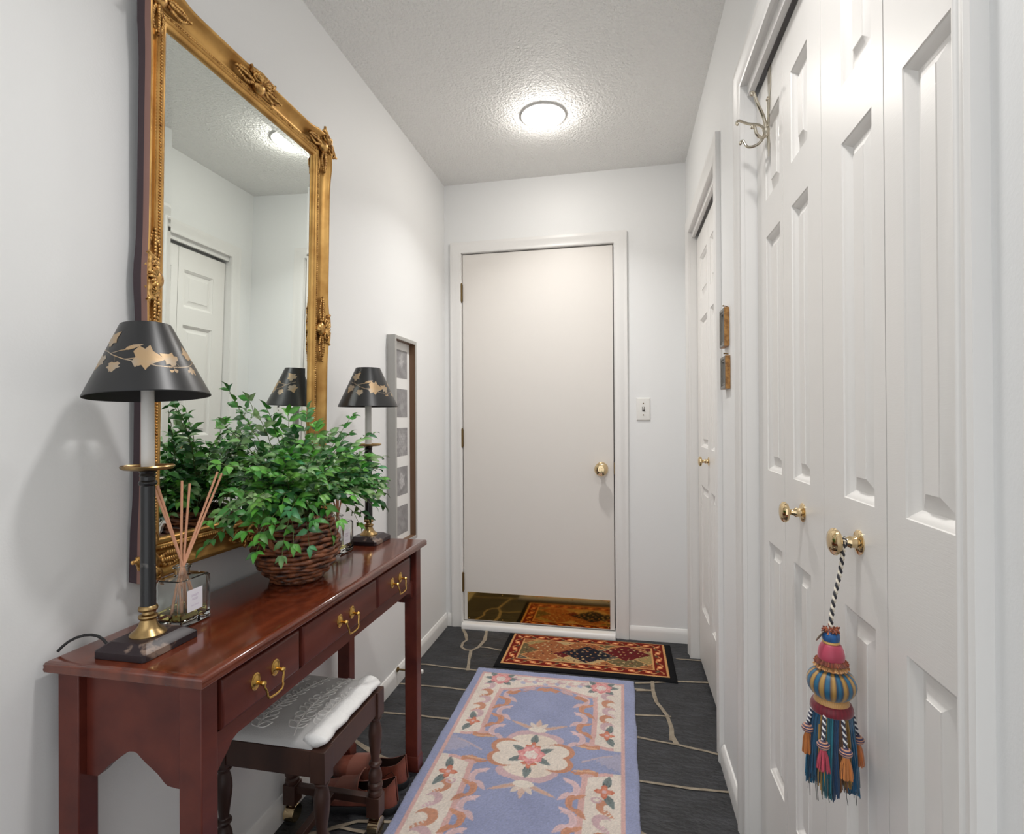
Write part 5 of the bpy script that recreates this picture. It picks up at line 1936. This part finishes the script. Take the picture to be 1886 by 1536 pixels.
for k in range(26):                      # loose grey ends
    a = 2*pi*rt.random()
    r = 0.026+0.009*rt.random()
    n0 = len(q.bm.verts)
    q.tube([(TX+r*cos(a), TY+r*sin(a), 0.612), (TX+r*cos(a)*1.02, TY+r*sin(a)*1.02, 0.588), (TX+r*1.03*cos(a+0.06), TY+r*1.03*sin(a+0.06), 0.566+0.014*rt.random())], 0.0005, 4)
    colours(q, n0, (96, 94, 92))
o = q.obj('skirt', M_TASSEL, ts, smooth=80, weld=False)
colour_mesh(o, cc)
solid('skirt_core', [(0.016, 0.699), (0.020, 0.65), (0.022, 0.60)], lambda a, z: (40, 60, 70), 24)
# small tassels on beaded cords around the skirt
for ang, col, dz in ((-128, (206, 74, 96), -0.002), (-78, (206, 128, 62), -0.006), (-178, (198, 118, 50), 0.008), (-10, (206, 120, 60), 0.0), (120, (198, 110, 60), 0.0), (55, (206, 74, 96), 0.0)):
    a = math.radians(ang)
    q = B()
    cc = []
    R0, R1 = 0.0270, 0.0335
    P0 = Vector((TX+R0*cos(a), TY+R0*sin(a), 0.700))
    P1 = Vector((TX+R1*cos(a), TY+R1*sin(a), 0.668+dz))
    for ph, c_ in ((0, (30, 32, 60)), (pi, (232, 230, 230))):
        n0 = len(q.bm.verts)
        q.tube([P0.lerp(P1, k/30)+Vector((cos(k*0.85+ph)*0.0015, sin(k*0.85+ph)*0.0015, 0)) for k in range(31)], 0.0016, 5)
        colours(q, n0, c_)
    c0 = P1+Vector((0, 0, -0.007))
    for k in range(9):                   # striped bead built from stacked rings
        t = k/8
        rr = 0.0078*math.sqrt(max(0.08, 1-(2*t-1)**2))
        n0 = len(q.bm.verts)
        q.tube([(c0.x+rr*cos(b), c0.y+rr*sin(b), c0.z+0.0062*(1-2*t)) for b in [2*pi*i/14 for i in range(15)]], 0.0011, 5)
        colours(q, n0, (206, 150, 124) if k % 2 else (58, 52, 92))
    n0 = len(q.bm.verts)
    q.ball(c0, 0.0066, seg=12, rg=8)
    colours(q, n0, (120, 90, 90))
    for k in range(60):
        b = rt.random()*2*pi
        rr = rt.random()
        n0 = len(q.bm.verts)
        tz = c0.z-0.036+rt.uniform(-0.002, 0.002)
        q.tube([(c0.x+0.002*cos(b), c0.y+0.002*sin(b), c0.z-0.004), (c0.x+(0.0045+0.002*rr)*cos(b), c0.y+(0.0045+0.002*rr)*sin(b), c0.z-0.016), (c0.x+(0.004+0.0052*rr)*cos(b), c0.y+(0.004+0.0052*rr)*sin(b), tz)], 0.0009, 4)
        j = rt.uniform(0.8, 1.12)
        colours(q, n0, tuple(min(255, v*j) for v in col))
    o = q.obj('mini_tassel', M_TASSEL, ts, smooth=80, weld=False)
    colour_mesh(o, cc)
# round paper tag by the top
q = B()
rot = Matrix.Rotation(math.radians(35), 3, 'Y') @ Matrix.Rotation(math.radians(55), 3, 'Z')
c0 = Vector((TX-0.0165, TY-0.004, 0.8105))
top_, bot_ = [], []
for i in range(24):
    a = 2*pi*i/24
    p = rot @ Vector((0.0075*cos(a), 0, 0.0095*sin(a)))
    nrm_ = rot @ Vector((0, 0.0004, 0))
    top_.append(c0+p+nrm_)
    bot_.append(c0+p-nrm_)
q.rings([bot_, top_], True, True, True)
q.tube([c0+rot @ Vector((0, 0, 0.008)), (TX-0.008, TY, 0.8185), (TX-0.003, TY, 0.820)], 0.0004, 4)
q.obj('tag', mat('tag_paper', (150, 138, 122), 0.6), ts, smooth=30, weld=False)
